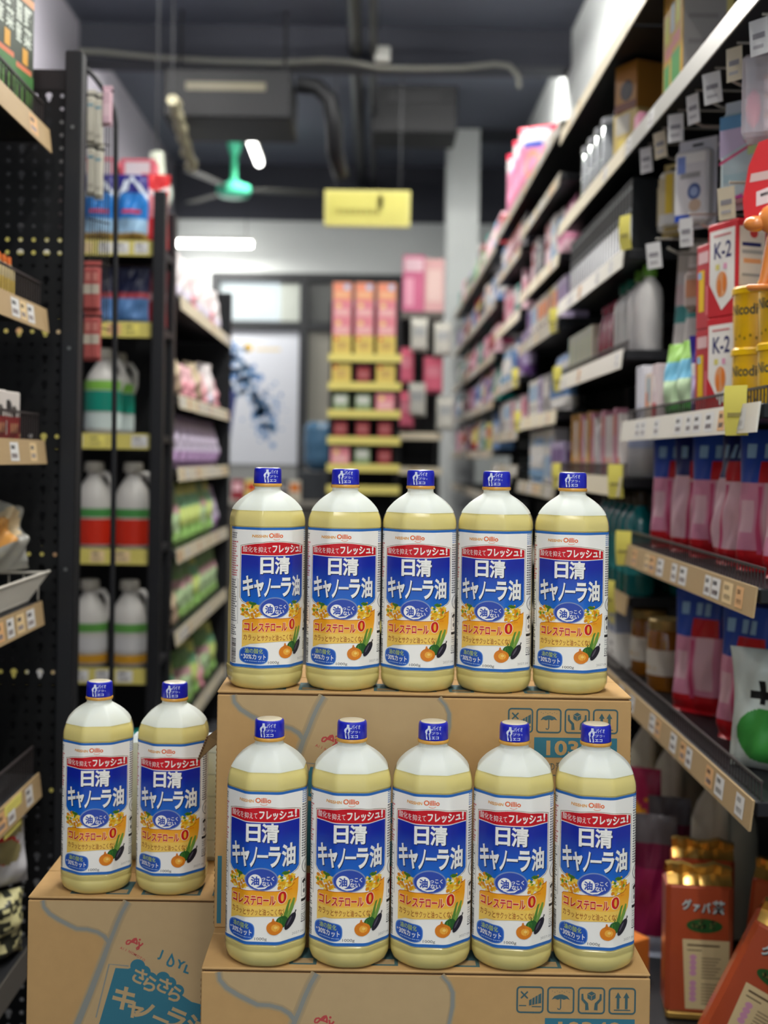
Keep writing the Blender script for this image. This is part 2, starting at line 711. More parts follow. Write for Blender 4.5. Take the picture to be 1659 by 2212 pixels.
    L[6].stroke([(236, 1408), (258, 1404), (282, 1388)], 4, C(168, 44, 24, .4))
    L[7].text('コレステロール', -258, 116, 1595, 1509, C(255, 236, 200, .4), 0.06)
    L[8].text('コレステロール', -254, 112, 1592, 1512, TXR, 0.03)
    for g, m, ly in ((5, C(255, 236, 200, .4), 6),):
        pts = [(161 + (30 + g) * math.cos(q * PI / 16), 1528 + (50 + g) * math.sin(q * PI / 16)) for q in range(33)]
        L[ly].poly(pts[:-1], m)
    L[7].ell(161, 1528, 11, 34, C(246, 182, 62, .4), 20)
    L[8].items.append(([(161 + a_ * math.cos(q * PI / 16), 1528 + b_ * math.sin(q * PI / 16)) for a_, b_ in ((30, 50), (11, 34)) for q in range(32)], [[q, (q + 1) % 32, 32 + (q + 1) % 32, 32 + q] for q in range(32)], TXR))
    L[8].text('ゼロ', 202, 232, 1482, 1471, TXR, 0.0)
    L[7].text('カラッとサクッと油っこくない', -258, 196, 1676, 1620, BRN, 0.008)
    # oval badge
    L[5].ell(-10, 1374, 140, 98, OVR, 36)
    L[6].ell(-10, 1376, 131, 89, OVAL, 36)
    SW = Flat()
    SW.poly([(-96, 1400), (-74, 1430), (-40, 1444), (10, 1440), (60, 1420), (20, 1452), (-30, 1458), (-74, 1444)], W)
    L[7].ell(-62, 1386, 56, 54, W, 28)
    L[8].text('油', -98, -26, 1424, 1350, OVAL, 0.04)
    L[7].text('っこく', -6, 98, 1384, 1346, W, 0.02)
    L[7].text('ない', -4, 80, 1430, 1390, W, 0.02)
    # blue pill
    pill = []
    for i in range(33):
        q = 2 * PI * i / 32
        pill.append((-174 + 114 * math.copysign(abs(math.cos(q)) ** .55, math.cos(q)), 1811 + 78 * math.copysign(abs(math.sin(q)) ** .7, math.sin(q)) - 6 * math.cos(q) * 0))
    L[6].poly(pill[:-1], C(88, 140, 210, .4))
    L[7].poly([(-174 + (x + 174) * .93, 1811 + (y - 1811) * .92) for x, y in pill[:-1]], C(36, 86, 180, .4))
    L[8].text('油の酸化', -248, -112, 1792, 1746, LIME, 0.0)
    L[8].text('30%カット', -256, -84, 1848, 1798, W, 0.015)
    L[8].text('約', -276, -262, 1822, 1806, W, 0.02)
    for i in range(10):
        L[8].rect(-246 + i * 16, -246 + i * 16 + rr.uniform(8, 14), 1866, 1860, C(170, 196, 230, .4))
    # weight and date
    L[0].text('1000g', -60, 42, 1894, 1864, DK, 0.0)
    L[0].text('2027.04', 238, 330, 1872, 1852, LG, 0.0)
    # vegetables
    VG = Flat()
    VG.poly([(160, 1716), (208, 1566), (226, 1560), (214, 1600), (192, 1726)], C(92, 140, 52, .4))
    VG.poly([(180, 1722), (228, 1600), (244, 1556), (258, 1562), (246, 1640), (206, 1734)], C(120, 160, 66, .4))
    VG.stroke([(206, 1690), (216, 1640), (226, 1600)], 3, C(160, 190, 100, .4))
    VG.ell(160, 1736, 46, 50, C(44, 98, 40, .4), 20)
    VG.ell(148, 1726, 16, 26, C(74, 132, 56, .4), 14)
    VG.stroke([(160, 1694), (156, 1680), (164, 1668)], 8, C(60, 116, 44, .4))
    VG.ell(222, 1748, 30, 72, C(38, 34, 44, .3), 22, 0.5)
    VG.ell(214, 1744, 7, 40, C(92, 86, 98, .3), 12, 0.5)
    VG.stroke([(252, 1694), (262, 1678), (264, 1664)], 9, C(60, 54, 52, .4))
    VG.ell(102, 1782, 64, 58, C(226, 132, 34, .35), 26)
    VG.poly([(66, 1738), (84, 1722), (88, 1702), (100, 1700), (104, 1718), (128, 1732), (110, 1750)], C(216, 120, 30, .35))
    VG.ell(112, 1780, 34, 30, C(244, 176, 66, .35), 18)
    VG.ell(116, 1776, 14, 12, C(252, 206, 110, .35), 14)
    # side columns of small print (perimeter units beyond the panel)
    S = Flat()

    def lines(u0, u1, y0, y1, st, m, hh=0.55):
        y = y0
        while y < y1:
            x = u0
            e = u1 - rr.uniform(0, (u1 - u0) * .25)
            while x < e:
                w = rr.uniform(10, 26)
                S.rect(x, min(e, x + w), y + st * hh, y, m)
                x += w + 5
            y += st
    RT = C(214, 110, 112, .5)
    lines(-600, -480, 690, 750, 20, GRY)
    lines(-600, -480, 770, 1096, 22, RT)
    S.stroke([(-606, 1116), (-476, 1116), (-476, 1530), (-606, 1530), (-606, 1116)], 3, GRY)
    lines(-598, -484, 1124, 1520, 22, GRY)
    lines(-600, -480, 1545, 1640, 20, GRY)
    y = 1668
    while y < 1890:
        h = rr.choice((3, 5, 8))
        S.rect(-570, -490, y + h, y, DK)
        y += h + rr.choice((3, 5, 6))
    lines(475, 600, 662, 760, 18, C(120, 146, 190, .5))
    lines(475, 600, 775, 1216, 22, GRY)
    S.ring(540, 1310, 58, 62, 7, GRY, a0=0.5, a1=6.0)
    S.text('JAS', 508, 572, 1336, 1288, GRY, 0.01)
    S.stroke([(478, 1412), (604, 1412), (604, 1566), (478, 1566), (478, 1412)], 4, GRY)
    S.ell(500, 1440, 12, 18, DK, 10, .5)
    S.ell(522, 1434, 12, 18, DK, 10, -.5)
    S.stroke([(510, 1450), (508, 1490)], 8, DK)
    S.ell(512, 1524, 16, 20, GRY, 12)
    lines(540, 600, 1430, 1556, 20, GRY)
    S.rect(476, 606, 1612, 1588, DK)
    S.stroke([(478, 1622), (604, 1622), (604, 1700), (478, 1700), (478, 1622)], 3, LG)
    lines(484, 598, 1634, 1690, 20, LG)
    S.stroke([(482, 1716), (536, 1716), (536, 1764), (482, 1764), (482, 1716)], 6, DK)
    S.ring(509, 1740, 12, 12, 5, DK, 12, 0.4, 5.6)
    lines(546, 604, 1716, 1764, 18, GRY)
    lines(476, 606, 1776, 1796, 20, GRY)
    S.rect(608, 616, 1885, 1800, DK)
    return W, L, S, FD, VG, SW


def make_label():
    W, L, S, FD, VG, SW = label_art()
    u_edge = 0.0675
    F = LA * T22 - LR * T22
    A = LR * PI / 4
    cuts = []
    s = F
    for k in range(3):
        cuts += [s + A * j / 5 for j in range(6)]
        s += A + 2 * F
    cuts = [c for c in cuts if c < u_edge]
    mb = MB()
    # paper
    us = sorted([-u_edge] + [-c for c in cuts] + [0] + cuts + [u_edge])
    vs = []
    for u in us:
        x, y, nx, ny = wrap(u, LA, LR)
        for z in (0.0268, 0.060, 0.100, 0.150, 0.1932):
            vs.append((x, y, z))
    fs = [[i * 5 + j, (i + 1) * 5 + j, (i + 1) * 5 + j + 1, i * 5 + j + 1] for i in range(len(us) - 1) for j in range(4)]
    mb.add(vs, fs, W)

    def vmap(y):
        return 0.0270 + (1925 - y) * KU

    groups = [([([(U(x) * KU, vmap(y)) for x, y in vs_], f_, m_) for vs_, f_, m_ in fl.items], i + 1) for i, fl in enumerate(L)]
    groups.append(([([(math.copysign(abs(x) - 102, x) * KU, vmap(y)) for x, y in vs_], f_, m_) for vs_, f_, m_ in S.items], 1))
    groups.append(([([(U(x) * KU, vmap(y)) for x, y in vs_], f_, m_) for vs_, f_, m_ in FD.items], 3.2))
    groups.append(([([(U(x) * KU, vmap(y)) for x, y in vs_], f_, m_) for vs_, f_, m_ in VG.items], 8.3))
    groups.append(([([(U(x) * KU, vmap(y)) for x, y in vs_], f_, m_) for vs_, f_, m_ in SW.items], 7.4))
    for items, layer in groups:
        if not items:
            continue
        bm = bmesh.new()
        mats = []
        for qi, (vs_, f_, m_) in enumerate(items):
            lift = qi * (9e-7 if layer == 3.2 else 4e-6) if layer in (3.2, 8.3) else 0.0
            mi = next((i for i, k in enumerate(mats) if k is m_), None)
            if mi is None:
                mats.append(m_)
                mi = len(mats) - 1
            bv = [bm.verts.new((max(-u_edge, min(u_edge, p[0])), p[1], lift)) for p in vs_]
            for f in f_:
                try:
                    fc = bm.faces.new([bv[i] for i in f])
                    fc.material_index = mi
                except ValueError:
                    pass
        bmesh.ops.triangulate(bm, faces=[f for f in bm.faces if len(f.verts) > 4])
        for c in cuts:
            for sg in (1, -1):
                bmesh.ops.bisect_plane(bm, geom=bm.verts[:] + bm.edges[:] + bm.faces[:], dist=1e-7, plane_co=(sg * c, 0, 0), plane_no=(1, 0, 0))
        bm.verts.index_update()
        vv = []
        off = 0.00005 * layer
        for v in bm.verts:
            x, y, nx, ny = wrap(v.co.x, LA, LR)
            o_ = off + v.co.z
            vv.append((x + nx * o_, y + ny * o_, v.co.y))
        base = len(mb.v)
        mb.v += vv
        for f in bm.faces:
            mb.f.append([base + v.index for v in f.verts])
            mb.m.append(mb.mi(mats[f.material_index]))
        bm.free()
    return mb


def build_raw(mb, name, parent):
    """build without normal recalculation across loose decals"""
    return mb.build(name, parent, smooth=20)


M_shell = mixmat('frosted_bottle_plastic', (240, 248, 250), 0.62, 0.38, 0.10, 0.42, 0.8)
M_wet = mixmat('oil_wetted_plastic', (246, 240, 200), 0.6, 0.4, 0.93, 0.2, 1.0)
M_oil = mixmat('canola_oil', (234, 219, 138), 0.85, 0.15, 0.0, 0.3, 0.0)
M_cap = C(14, 28, 176, 0.3, coat=0.15)


def make_bottle():
    root = empty('oil_bottle')
    root.scale = (1.014, 1.014, 1.0)
    octlathe(BPROF, M_shell, m_low=M_wet, z_low=.2132).build('bottle_body', root, smooth=30)
    octlathe([p for p in BPROF], M_oil, 0.0009, 0.2133).build('oil', root, smooth=30)
    make_label().build('label', root, smooth=20)
    mb = MB()
    mb.lathe([(0.0150, .2412), (.0170, .2412), (.0174, .2422), (.0174, .2440), (.0168, .2450), (.0150, .2452)], C(214, 158, 66, 0.25, coat=.4), 40)
    mb.build('neck_ring', root)
    mb = MB()
    mb.lathe([(.0155, .2452), (.0165, .2453), (.01665, .2462), (.0164, .2600), (.0160, .2622), (.0154, .2634), (.0146, .2638)], M_cap, 56)
    a = Flat()
    Wc = C(226, 232, 246, 0.35)
    # drawn in cap units: x from the cap's middle, y down
    a.poly([(-84, 112), (-48, 112), (-46, 158), (-30, 190), (-38, 250), (-50, 262), (-40, 374), (-108, 374), (-118, 262), (-130, 240), (-126, 205), (-88, 160)], Wc)
    a.poly([(-46, 176), (-20, 170), (-6, 190), (-26, 184), (-40, 196)], Wc)
    b = Flat()
    b.poly([(-70, 200), (-58, 230), (-60, 246), (-70, 252), (-80, 246), (-82, 230)], M_cap)
    b.text('ECO', -104, -48, 316, 276, C(110, 120, 160, .4), 0.0)
    a.text('バイオ', -14, 126, 196, 116, Wc, 0.01)
    a.text('プラ', -28, 86, 276, 226, Wc, 0.0)
    a.text('で', 98, 128, 272, 246, Wc, 0.0)
    a.text('エコ', -26, 86, 362, 310, Wc, 0.03)
    a.stroke([(-28, 212), (128, 206)], 3, C(150, 166, 220, .4))
    a.stroke([(-28, 296), (128, 292)], 3, C(150, 166, 220, .4))
    for fl, off in ((a, .00012), (b, .0002)):
        for vs, fs, m in fl.items:
            o = []
            for x, y in vs:
                z = .2452 + (395 - y) * 0.0000590
                r = .01665 - (z - .2462) * (0.00025 / .0138) + off + .00003
                th = x * 0.0000725 / 0.0166
                o.append((r * math.sin(th), -r * math.cos(th), z))
            mb.add(o, fs, m)
    cap = mb.build('cap', root, smooth=30)
    mb = MB()
    mb.lathe([(.0135, .26375), (.0140, .2640), (.0132, .2644), (.006, .26445)], C(210, 202, 180, 0.3, coat=.3), 40)
    mb.build('cap_seal', cap)
    return root


PROTO['oil_bottle'] = make_bottle

# ------------------------------------------------------------------ cardboard cartons of the stack
BW, BH, BD = 0.49, 0.2805, 0.195
M_kraft = C(188, 151, 99, 0.8, noise=0.07, scale=60)
M_kraftl = C(187, 160, 117, 0.8, noise=0.05, scale=60)
M_cut = C(92, 66, 40, 0.9)
TEAL = C(54, 116, 134, 0.7)
TEALG = C(66, 96, 100, 0.7)
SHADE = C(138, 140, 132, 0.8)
PRED = C(186, 74, 72, 0.7)


def carton_art():
    f = [Flat() for _ in range(4)]     # x from the left edge, y down from the top edge (m)
    A_ = [(.019, 0.0012), (.0205, .010), (.028, .0185), (.040, .026), (.052, .032), (.062, .0368), (.075, .0372), (.088, .0405), (.097, .046), (.103, .054)]
    B_ = [(.126, 0.0012), (.119, .014), (.113, .028), (.108, .042), (.103, .054), (.096, .075), (.088, .097), (.079, .122), (.068, .15), (.052, .19), (.038, .23), (.026, .279)]
    Rr = [(.262, 0.0012), (.270, .010), (.2745, .020), (.2745, .035), (.271, .055), (.268, .08), (.30, .14), (.325, .20), (.335, .279)]
    f[0].poly(A_ + B_[5:] + Rr[::-1], M_kraftl)
    for wd, cc in ((1.9, C(176, 151, 111, .8)), (1.4, C(163, 146, 117, .8))):
        for ln, ww in ((A_, .0048), (B_, .0068), (Rr[:6], .0040)):
            f[0].stroke(ln, ww * wd, cc)
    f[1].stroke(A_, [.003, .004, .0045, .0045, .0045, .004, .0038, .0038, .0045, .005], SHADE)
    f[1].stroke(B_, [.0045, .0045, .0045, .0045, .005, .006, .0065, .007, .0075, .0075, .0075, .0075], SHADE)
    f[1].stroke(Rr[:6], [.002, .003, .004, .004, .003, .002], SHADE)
    # red mark and its name on a slope
    g = f[1]
    ang = -0.30
    g.stroke([(.1245, .0535), (.1262, .0510), (.1290, .0505), (.1320, .0530), (.1345, .0515), (.1372, .0480)], .0021, PRED)
    g.stroke([(.1245, .0535), (.1250, .0555), (.1275, .0555), (.1310, .0520), (.1345, .0486), (.1370, .0480), (.1378, .0500), (.1380, .0560)], .0021, PRED)
    g.stroke([(.1330, .0530), (.1385, .0548)], .0019, PRED)
    g.stroke([(.1405, .0522), (.1412, .0580), (.1402, .0615), (.1380, .0622), (.1376, .0605), (.1402, .0585), (.1440, .0560), (.1458, .0540)], .0021, PRED)
    g.ell(.1416, .0496, .0014, .0014, PRED, 10)
    for i, ch in enumerate('AJINOMOTO'):
        g.textrot(ch, .1165 + i * .0035, .0615 + i * .00130 + .00006 * i * i, -.0033, 0.36 + .03 * i, PRED, 0.01, -1.0)
    # JOYL with a drop for the O
    for ch, x, y in (('J', .1635, .0740), ('Y', .186, .0838), ('L', .1965, .0905)):
        g.textrot(ch, x, y, -.0135 if ch == 'J' else -.0110, 0.34, TEAL, 0.045, -1.0)
    drop = [(.1825, .0655), (.1858, .0760), (.1855, .0805), (.1825, .0838), (.1785, .0838), (.1755, .0815), (.1755, .0780), (.1780, .0735)]
    g.poly(drop, TEAL)
    f[2].poly([(.1808 + (x - .1808) * .48, .0785 + (y - .0785) * .52) for x, y in drop], M_kraftl)
    # teal panel with cloud edge
    g.stroke([(.088, .150), (.1035, .0815), (.128, .0835)], .0018, SHADE)
    g.poly([(.090, .165), (.1115, .0862), (.132, .0872), (.150, .102), (.170, .108), (.190, .116), (.208, .128), (.235, .135), (.262, .141), (.250, .205), (.080, .205)], TEAL)
    for x, y, r in ((.1395, .0835, .0095), (.1475, .0905, .0085), (.156, .099, .0085), (.1715, .0985, .0090), (.180, .1045, .0085), (.190, .114, .0085), (.133, .094, .009), (.165, .106, .010)):
        g.ell(x, y, r, r * .95, TEAL, 18)
    for i, (ch, x, y) in enumerate((('さ', .1305, .1015), ('ら', .1440, .1115), ('さ', .1615, .1130), ('ら', .1755, .1240))):
        f[2].textrot(ch, x, y, -.0195, 0.42, M_kraftl, 0.03, -1.0)
    for ch, x, y, h in (('キ', .1040, .1330, .030), ('ャ', .1225, .1455, .021), ('ノ', .1335, .1470, .024), ('ー', .1590, .1490, .0042), ('ラ', .1720, .1575, .026), ('油', .196, .1690, .029)):
        f[2].textrot(ch, x, y, -h, 0.40, M_kraftl, 0.035, -1.0)
    g.poly([(.100, .215), (.25, .20), (.262, .232), (.09, .25)], PRED)
    f[2].stroke([(.12, .236), (.15, .224), (.17, .236), (.20, .216), (.235, .222)], .004, M_kraftl)
    # handling marks
    def fr(x0):
        q, y0, s = .0035, .0125, .0280
        pts = []
        for (cx, cy, a0) in ((x0 + q, y0 + q, PI), (x0 + s - q, y0 + q, 1.5 * PI), (x0 + s - q, y0 + s - q, 0), (x0 + q, y0 + s - q, .5 * PI)):
            for j in range(5):
                a = a0 + j * PI / 8
                pts.append((cx + q * math.cos(a), cy + q * math.sin(a)))
        pts.append(pts[0])
        g.stroke(pts, .0019, TEALG)
        return x0, y0
    x0, y0 = fr(.3450)
    g.stroke([(x0 + .004, y0 + .005), (x0 + .0115, y0 + .0125)], .0017, TEALG)
    g.stroke([(x0 + .0115, y0 + .005), (x0 + .004, y0 + .0125)], .0017, TEALG)
    g.poly([(x0 + .0130, y0 + .0145), (x0 + .0262, y0 + .0065), (x0 + .0262, y0 + .0175), (x0 + .0130, y0 + .0205)], TEALG)
    for k in range(3):
        f[2].stroke([(x0 + .0160 + k * .0032, y0 + .0205 - k * .0007), (x0 + .0162 + k * .0032, y0 + .0125 - k * .0018)], .0006, M_kraft)
    g.stroke([(x0 + .002, y0 + .0205), (x0 + .010, y0 + .0205)], .0012, TEALG)
    g.stroke([(x0 + .016, y0 + .0215), (x0 + .0262, y0 + .0215)], .0012, TEALG)
    x0, y0 = fr(.3785)
    g.poly([(x0 + .004, y0 + .0135), (x0 + .007, y0 + .0095), (x0 + .0125, y0 + .0075), (x0 + .0155, y0 + .0075), (x0 + .021, y0 + .0095), (x0 + .024, y0 + .0135),
            (x0 + .0205, y0 + .0122), (x0 + .0175, y0 + .0135), (x0 + .014, y0 + .0122), (x0 + .0105, y0 + .0135), (x0 + .0075, y0 + .0122)], TEALG)
    g.stroke([(x0 + .014, y0 + .012), (x0 + .014, y0 + .0225), (x0 + .0130, y0 + .0242), (x0 + .0112, y0 + .0240), (x0 + .0108, y0 + .0228)], .0012, TEALG)
    for k in range(8):
        g.rect(x0 + .0045 + k * .0026, x0 + .0053 + k * .0026, y0 + .0036 + (k % 2) * .0014, y0 + .0042 + (k % 2) * .0014, TEALG)
    x0, y0 = fr(.4120)
    g.poly([(x0 + .014 + .0052 * math.cos(PI / 6 + k * PI / 3), y0 + .0088 + .0052 * math.sin(PI / 6 + k * PI / 3)) for k in range(6)], TEALG)
    for k in range(3):
        q = PI / 2 + k * 2 * PI / 3
        f[2].stroke([(x0 + .014, y0 + .0088), (x0 + .014 + .0045 * math.cos(q), y0 + .0088 + .0045 * math.sin(q))], .0005, M_kraft)
    for sg in (-1, 1):
        xc = x0 + .014
        g.stroke([(xc + sg * .0100, y0 + .0065), (xc + sg * .0098, y0 + .0125), (xc + sg * .0052, y0 + .0175), (xc + sg * .0048, y0 + .0245)], [.002, .0028, .0034, .0040], TEALG)
    x0, y0 = fr(.4455)
    for k in (.0095, .0185):
        g.rect(x0 + k - .0015, x0 + k + .0015, y0 + .010, y0 + .0228, TEALG)
        g.poly([(x0 + k - .0034, y0 + .0105), (x0 + k, y0 + .0042), (x0 + k + .0034, y0 + .0105)], TEALG)
    g.rect(x0 + .005, x0 + .023, y0 + .0235, y0 + .0247, TEALG)
    g.rect(.3755, .4735, .0465, .0705, TEAL)
    f[2].text('10340', .3900, .4590, .0680, .0500, M_kraft, 0.03)
    g.text('味の素', .3835, .4095, .0860, .0760, TEALG, 0.0)
    g.rect(.3755, .4735, .0912, .0924, TEALG)
    g.text('1', .3925, .3960, .1085, .0985, TEALG, 0.0)
    g.rect(.3755, .4735, .1130, .1142, TEALG)
    g.rect(.0035, .0085, .195, .276, TEAL)
    return f


def make_carton():
    root = empty('cardboard_carton')
    mb = MB()
    w2 = BW / 2
    mb.box(-w2, w2, 0, BD, 0, BH - 0.0048, M_kraft, 0.0012)
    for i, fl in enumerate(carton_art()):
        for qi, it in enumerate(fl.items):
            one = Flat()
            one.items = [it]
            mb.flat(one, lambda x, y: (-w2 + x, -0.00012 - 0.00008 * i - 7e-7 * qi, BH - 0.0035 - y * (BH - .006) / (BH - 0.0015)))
    # raw corrugated edges at the glue corners
    for sx in (-1, 1):
        z = 0.004
        while z < BH - 0.012:
            mb.box(sx * w2 - 0.0006, sx * w2 + 0.0006, 0.002, 0.0045, z, z + 0.0026, M_cut)
            z += 0.0062
    mb.build('carton_body', root, smooth=20)
    # top flaps with dark open edge under them and a taped seam
    for k, (y0, y1) in enumerate(((0.0004, BD / 2 - 0.0006), (BD / 2 + 0.0006, BD))):
        mb = MB()
        mb.box(-w2, w2, y0, y1, BH - 0.0030, BH, M_kraft, 0.0010)
        mb.box(-w2 + 0.004, w2 - 0.004, y0 + 0.0012, y1 - 0.001, BH - 0.0052, BH - 0.0028, M_cut)
        if k == 0:
            g = Flat()
            for i in range(9):
                x = .05 + i * .045
                g.rect(x, x + .030, .012, .060, TEALG)
                g.rect(x + .004, x + .026, .016, .030, M_kraft)
            mb.flat(g, lambda x, y: (-w2 + x, y, BH + 0.0001))
        mb.build('top_flap', root, smooth=20)
    return root


PROTO['cardboard_carton'] = make_carton
ZT = CH - 0.558                     # top of the two lower cartons
cxl = (P(435, 2090, 1.363).x + P(1405, 2108, 1.363).x) / 2
cxu = (P(470, 1492, 1.478).x + P(1364, 1506, 1.478).x) / 2
x_left = P(60, 1965, 1.573).x + BW / 2
for nm, (x, y, z, lab) in (
        ('f', (cxl, 1.363, ZT - BH, 'brown carton lying lowest in front, carrying the front row of five oil bottles')),
        ('u', (cxu, 1.478, ZT, 'brown carton raised highest, carrying the upper row of five oil bottles')),
        ('l', (x_left, 1.573, ZT - BH, 'brown carton set back at the side, carrying the separate pair of oil bottles'))):
    put('cardboard_carton', (x, y, z), 0, lab, 'carton', 'brown oil cartons of the display')
for (x, y, lab) in ((cxl, 1.363, 'brown carton on the floor under the front row carton'), (x_left, 1.573, 'brown carton on the floor under the set back carton')):
    put('cardboard_carton', (x, y, 0.001), 0, lab, 'carton', 'brown oil cartons of the display')
ZT2 = ZT + BH

ROWS = []
fc = [(583, 567), (758, 749), (934, 924), (1108, 1101), (1284, 1277)]
bc = [(573, 571), (740, 740), (904, 901), (1068, 1065), (1230, 1232)]
lc = [(216, 201), (377, 365)]
fy = [-6.5, 1, 0, 0, 3]
by = [15, 0, -3, -6.5, -1]
ly = [-3, -8]
plab = ['at the end by the separate pair', 'next to the end bottle near the separate pair', 'in the middle of its row',
        'between the middle and the shelving end', 'at the end by the wall shelving']
for i, (a, b) in enumerate(fc):
    ROWS.append(((a + b) / 2, 2030, 1.4035, ZT, fy[i], 'canola oil bottle in the front row, ' + plab[i]))
for i, (a, b) in enumerate(bc):
    ROWS.append(((a + b) / 2, 1440, 1.525, ZT2, by[i], 'canola oil bottle in the upper row, ' + plab[i]))
for i, (a, b) in enumerate(lc):
    ROWS.append(((a + b) / 2, 1900, 1.621, ZT, ly[i], ('canola oil bottle of the separate pair, beside the perforated panel',
                                                    'canola oil bottle of the separate pair, beside the raised carton')[i]))
for (px, py, Y, z, yaw, lab) in ROWS:
    x = P(px, py, Y).x
    put('oil_bottle', (x, Y, z), math.radians(yaw) + math.atan2(x, Y) * -1, lab, 'oil bottle', 'canola oil bottles on display')
# torn side flap of the raised carton and the pale pack behind
mb = MB()
def px_slab(m_, pts, Y0, t, mat_, tilt=0.0):
    A = [P(a, b, Y0 + tilt * i) for i, (a, b) in enumerate(pts)]
    n = len(A)
    vs = [tuple(p) for p in A] + [(p.x, p.y + t, p.z) for p in A]
    fs = [list(range(n)), list(range(n, 2 * n))[::-1]] + [[i, (i + 1) % n, n + (i + 1) % n, n + i] for i in range(n)]
    m_.add(vs, fs, mat_)
FL = [P(472, 1572, 1.52), P(449, 1590, 1.535), P(428, 1642, 1.55), P(446, 1624, 1.55), P(472, 1602, 1.53)]
n = len(FL)
mb.add([tuple(p) for p in FL] + [(p.x + 0.001, p.y + 0.004, p.z - 0.001) for p in FL],
       [list(range(n)), list(range(n, 2 * n))[::-1]] + [[i, (i + 1) % n, n + (i + 1) % n, n + i] for i in range(n)], C(150, 120, 78, 0.85, noise=.06))
for k in range(9):
    q = FL[1].lerp(FL[2], (k + .5) / 9)
    mb.box(q.x - .0012, q.x + .0012, q.y - .001, q.y + .004, q.z - .0009, q.z + .0013, M_cut)
tag(mb.build('torn_flap', smooth=0), 'torn brown cardboard flap poking from the raised carton over a bottle', 'cardboard flap')
mb = MB()
wx0, wx1 = P(276, 1880, 1.735).x, P(500, 1700, 1.735).x
mb.box(wx0, wx1, 1.715, 1.755, ZT, P(450, 1592, 1.72).z, C(206, 216, 222, 0.35, noise=.03, scale=14), 0.008)
for k in range(5):
    z = ZT + .03 + k * .03
    mb.box(wx0 + .1, wx1 - .006, 1.7146, 1.7152, z, z + .0015, C(170, 182, 190, .4))
tag(mb.build('plastic_wrapped_pack', smooth=30), 'pale wrapped pack standing in the gap behind the separate pair', 'pack')

# ------------------------------------------------------------------ product builders (front faces -Y, base at z = 0)
def deco(fl, kind, a):
    if kind == 'r':
        fl.rect(a[0], a[1], a[2], a[3], a[4])
    elif kind == 'e':
        fl.ell(a[0], a[1], a[2], a[3], a[4], 20)
    elif kind == 't':
        fl.text(a[0], a[1], a[2], a[3], a[4], a[5], 0.02)
    elif kind == 'p':
        fl.poly(a[0], a[1])


def carton(name, w, d, h, base, front=(), side=(), top=None, c=0.0015):
    def mk():
        mb = MB()
        mb.box(-w / 2, w / 2, -d / 2, d / 2, 0, h, base, c)
        e = 0.0003
        for k, el in enumerate(front):
            f = Flat()
            deco(f, el[0], el[1:])
            mb.flat(f, lambda u, v, k=k: ((u - .5) * w * .97, -d / 2 - e - .0001 * k, v * h * .985 + h * .0075))
        for k, el in enumerate(side):
            f = Flat()
            deco(f, el[0], el[1:])
            mb.flat(f, lambda u, v, k=k: (w / 2 + e + .0001 * k, (u - .5) * d * .97, v * h * .985 + h * .0075))
            mb.flat(f, lambda u, v, k=k: (-w / 2 - e - .0001 * k, (.5 - u) * d * .97, v * h * .985 + h * .0075))
        if top is not None:
            mb.box(-w / 2 + .002, w / 2 - .002, -d / 2 + .002, d / 2 - .002, h - .001, h + .0006, top)
        return mb.build(name, smooth=20)
    return mk


def bottle(name, r, h, body, capc, label=None, kind='round', sy=0.75, band=None, capname='cap'):
    def mk():
        root = empty(name)
        mb = MB()
        if kind == 'jug':
            pr = [(r * .9, 0), (r, .006), (r, h * .50), (r * .96, h * .60), (r * .80, h * .70), (r * .52, h * .79), (r * .36, h * .84), (r * .34, h * .90)]
        elif kind == 'slim':
            pr = [(r * .9, 0), (r, .005), (r, h * .62), (r * .92, h * .72), (r * .62, h * .80), (r * .40, h * .84), (r * .38, h * .88)]
        elif kind == 'taper':
            pr = [(r * .92, 0), (r, .006), (r * .98, h * .4), (r * .80, h * .66), (r * .52, h * .84), (r * .40, h * .90)]
        else:
            pr = [(r * .9, 0), (r, .005), (r, h * .70), (r * .9, h * .78), (r * .55, h * .84), (r * .42, h * .86), (r * .42, h * .88)]
        mb.lathe(pr, body, 22, 1, sy)
        if kind == 'jug':
            mb.tube([(r * .25, 0, h * .86), (r * .75, 0, h * .86), (r * 1.04, 0, h * .76), (r * 1.02, 0, h * .60), (r * .85, 0, h * .5)], r * .17, body, 8)
        mb.build('bottle_body', root, smooth=50)
        mb = MB()
        zt = pr[-1][1]
        if kind == 'pump':
            mb.lathe([(r * .44, zt - .004), (r * .46, zt + .018), (r * .14, zt + .020), (r * .14, zt + .036), (r * .3, zt + .037), (r * .28, zt + .046)], capc, 14)
            mb.box(-.007, .007, -r * 1.0, 0, zt + .038, zt + .046, capc, .001)
            mb.build('pump_head', root, smooth=40)
        elif kind == 'spray':
            mb.lathe([(r * .5, zt - .004), (r * .5, zt + .02), (r * .35, zt + .03)], capc, 14)
            mb.box(-.012, .012, -r * 1.3, r * .7, zt + .028, zt + .056, capc, .004)
            mb.build('spray_head', root, smooth=40)
        else:
            q = .52 if kind == 'jug' else .46
            mb.lathe([(r * q, zt - .004), (r * (q + .02), zt - .002), (r * q, h - .004), (r * (q - .06), h)], capc, 18)
            mb.build(capname, root, smooth=40)
        if label is not None:
            mb = MB()
            for (z0, z1, col) in label:
                mb.lathe([(r * 1.012, z0 * h), (r * 1.012, z1 * h)], col, 22, 1, sy * 1.004, caps=False)
            mb.build('label', root, smooth=50)
        return root
    return mk


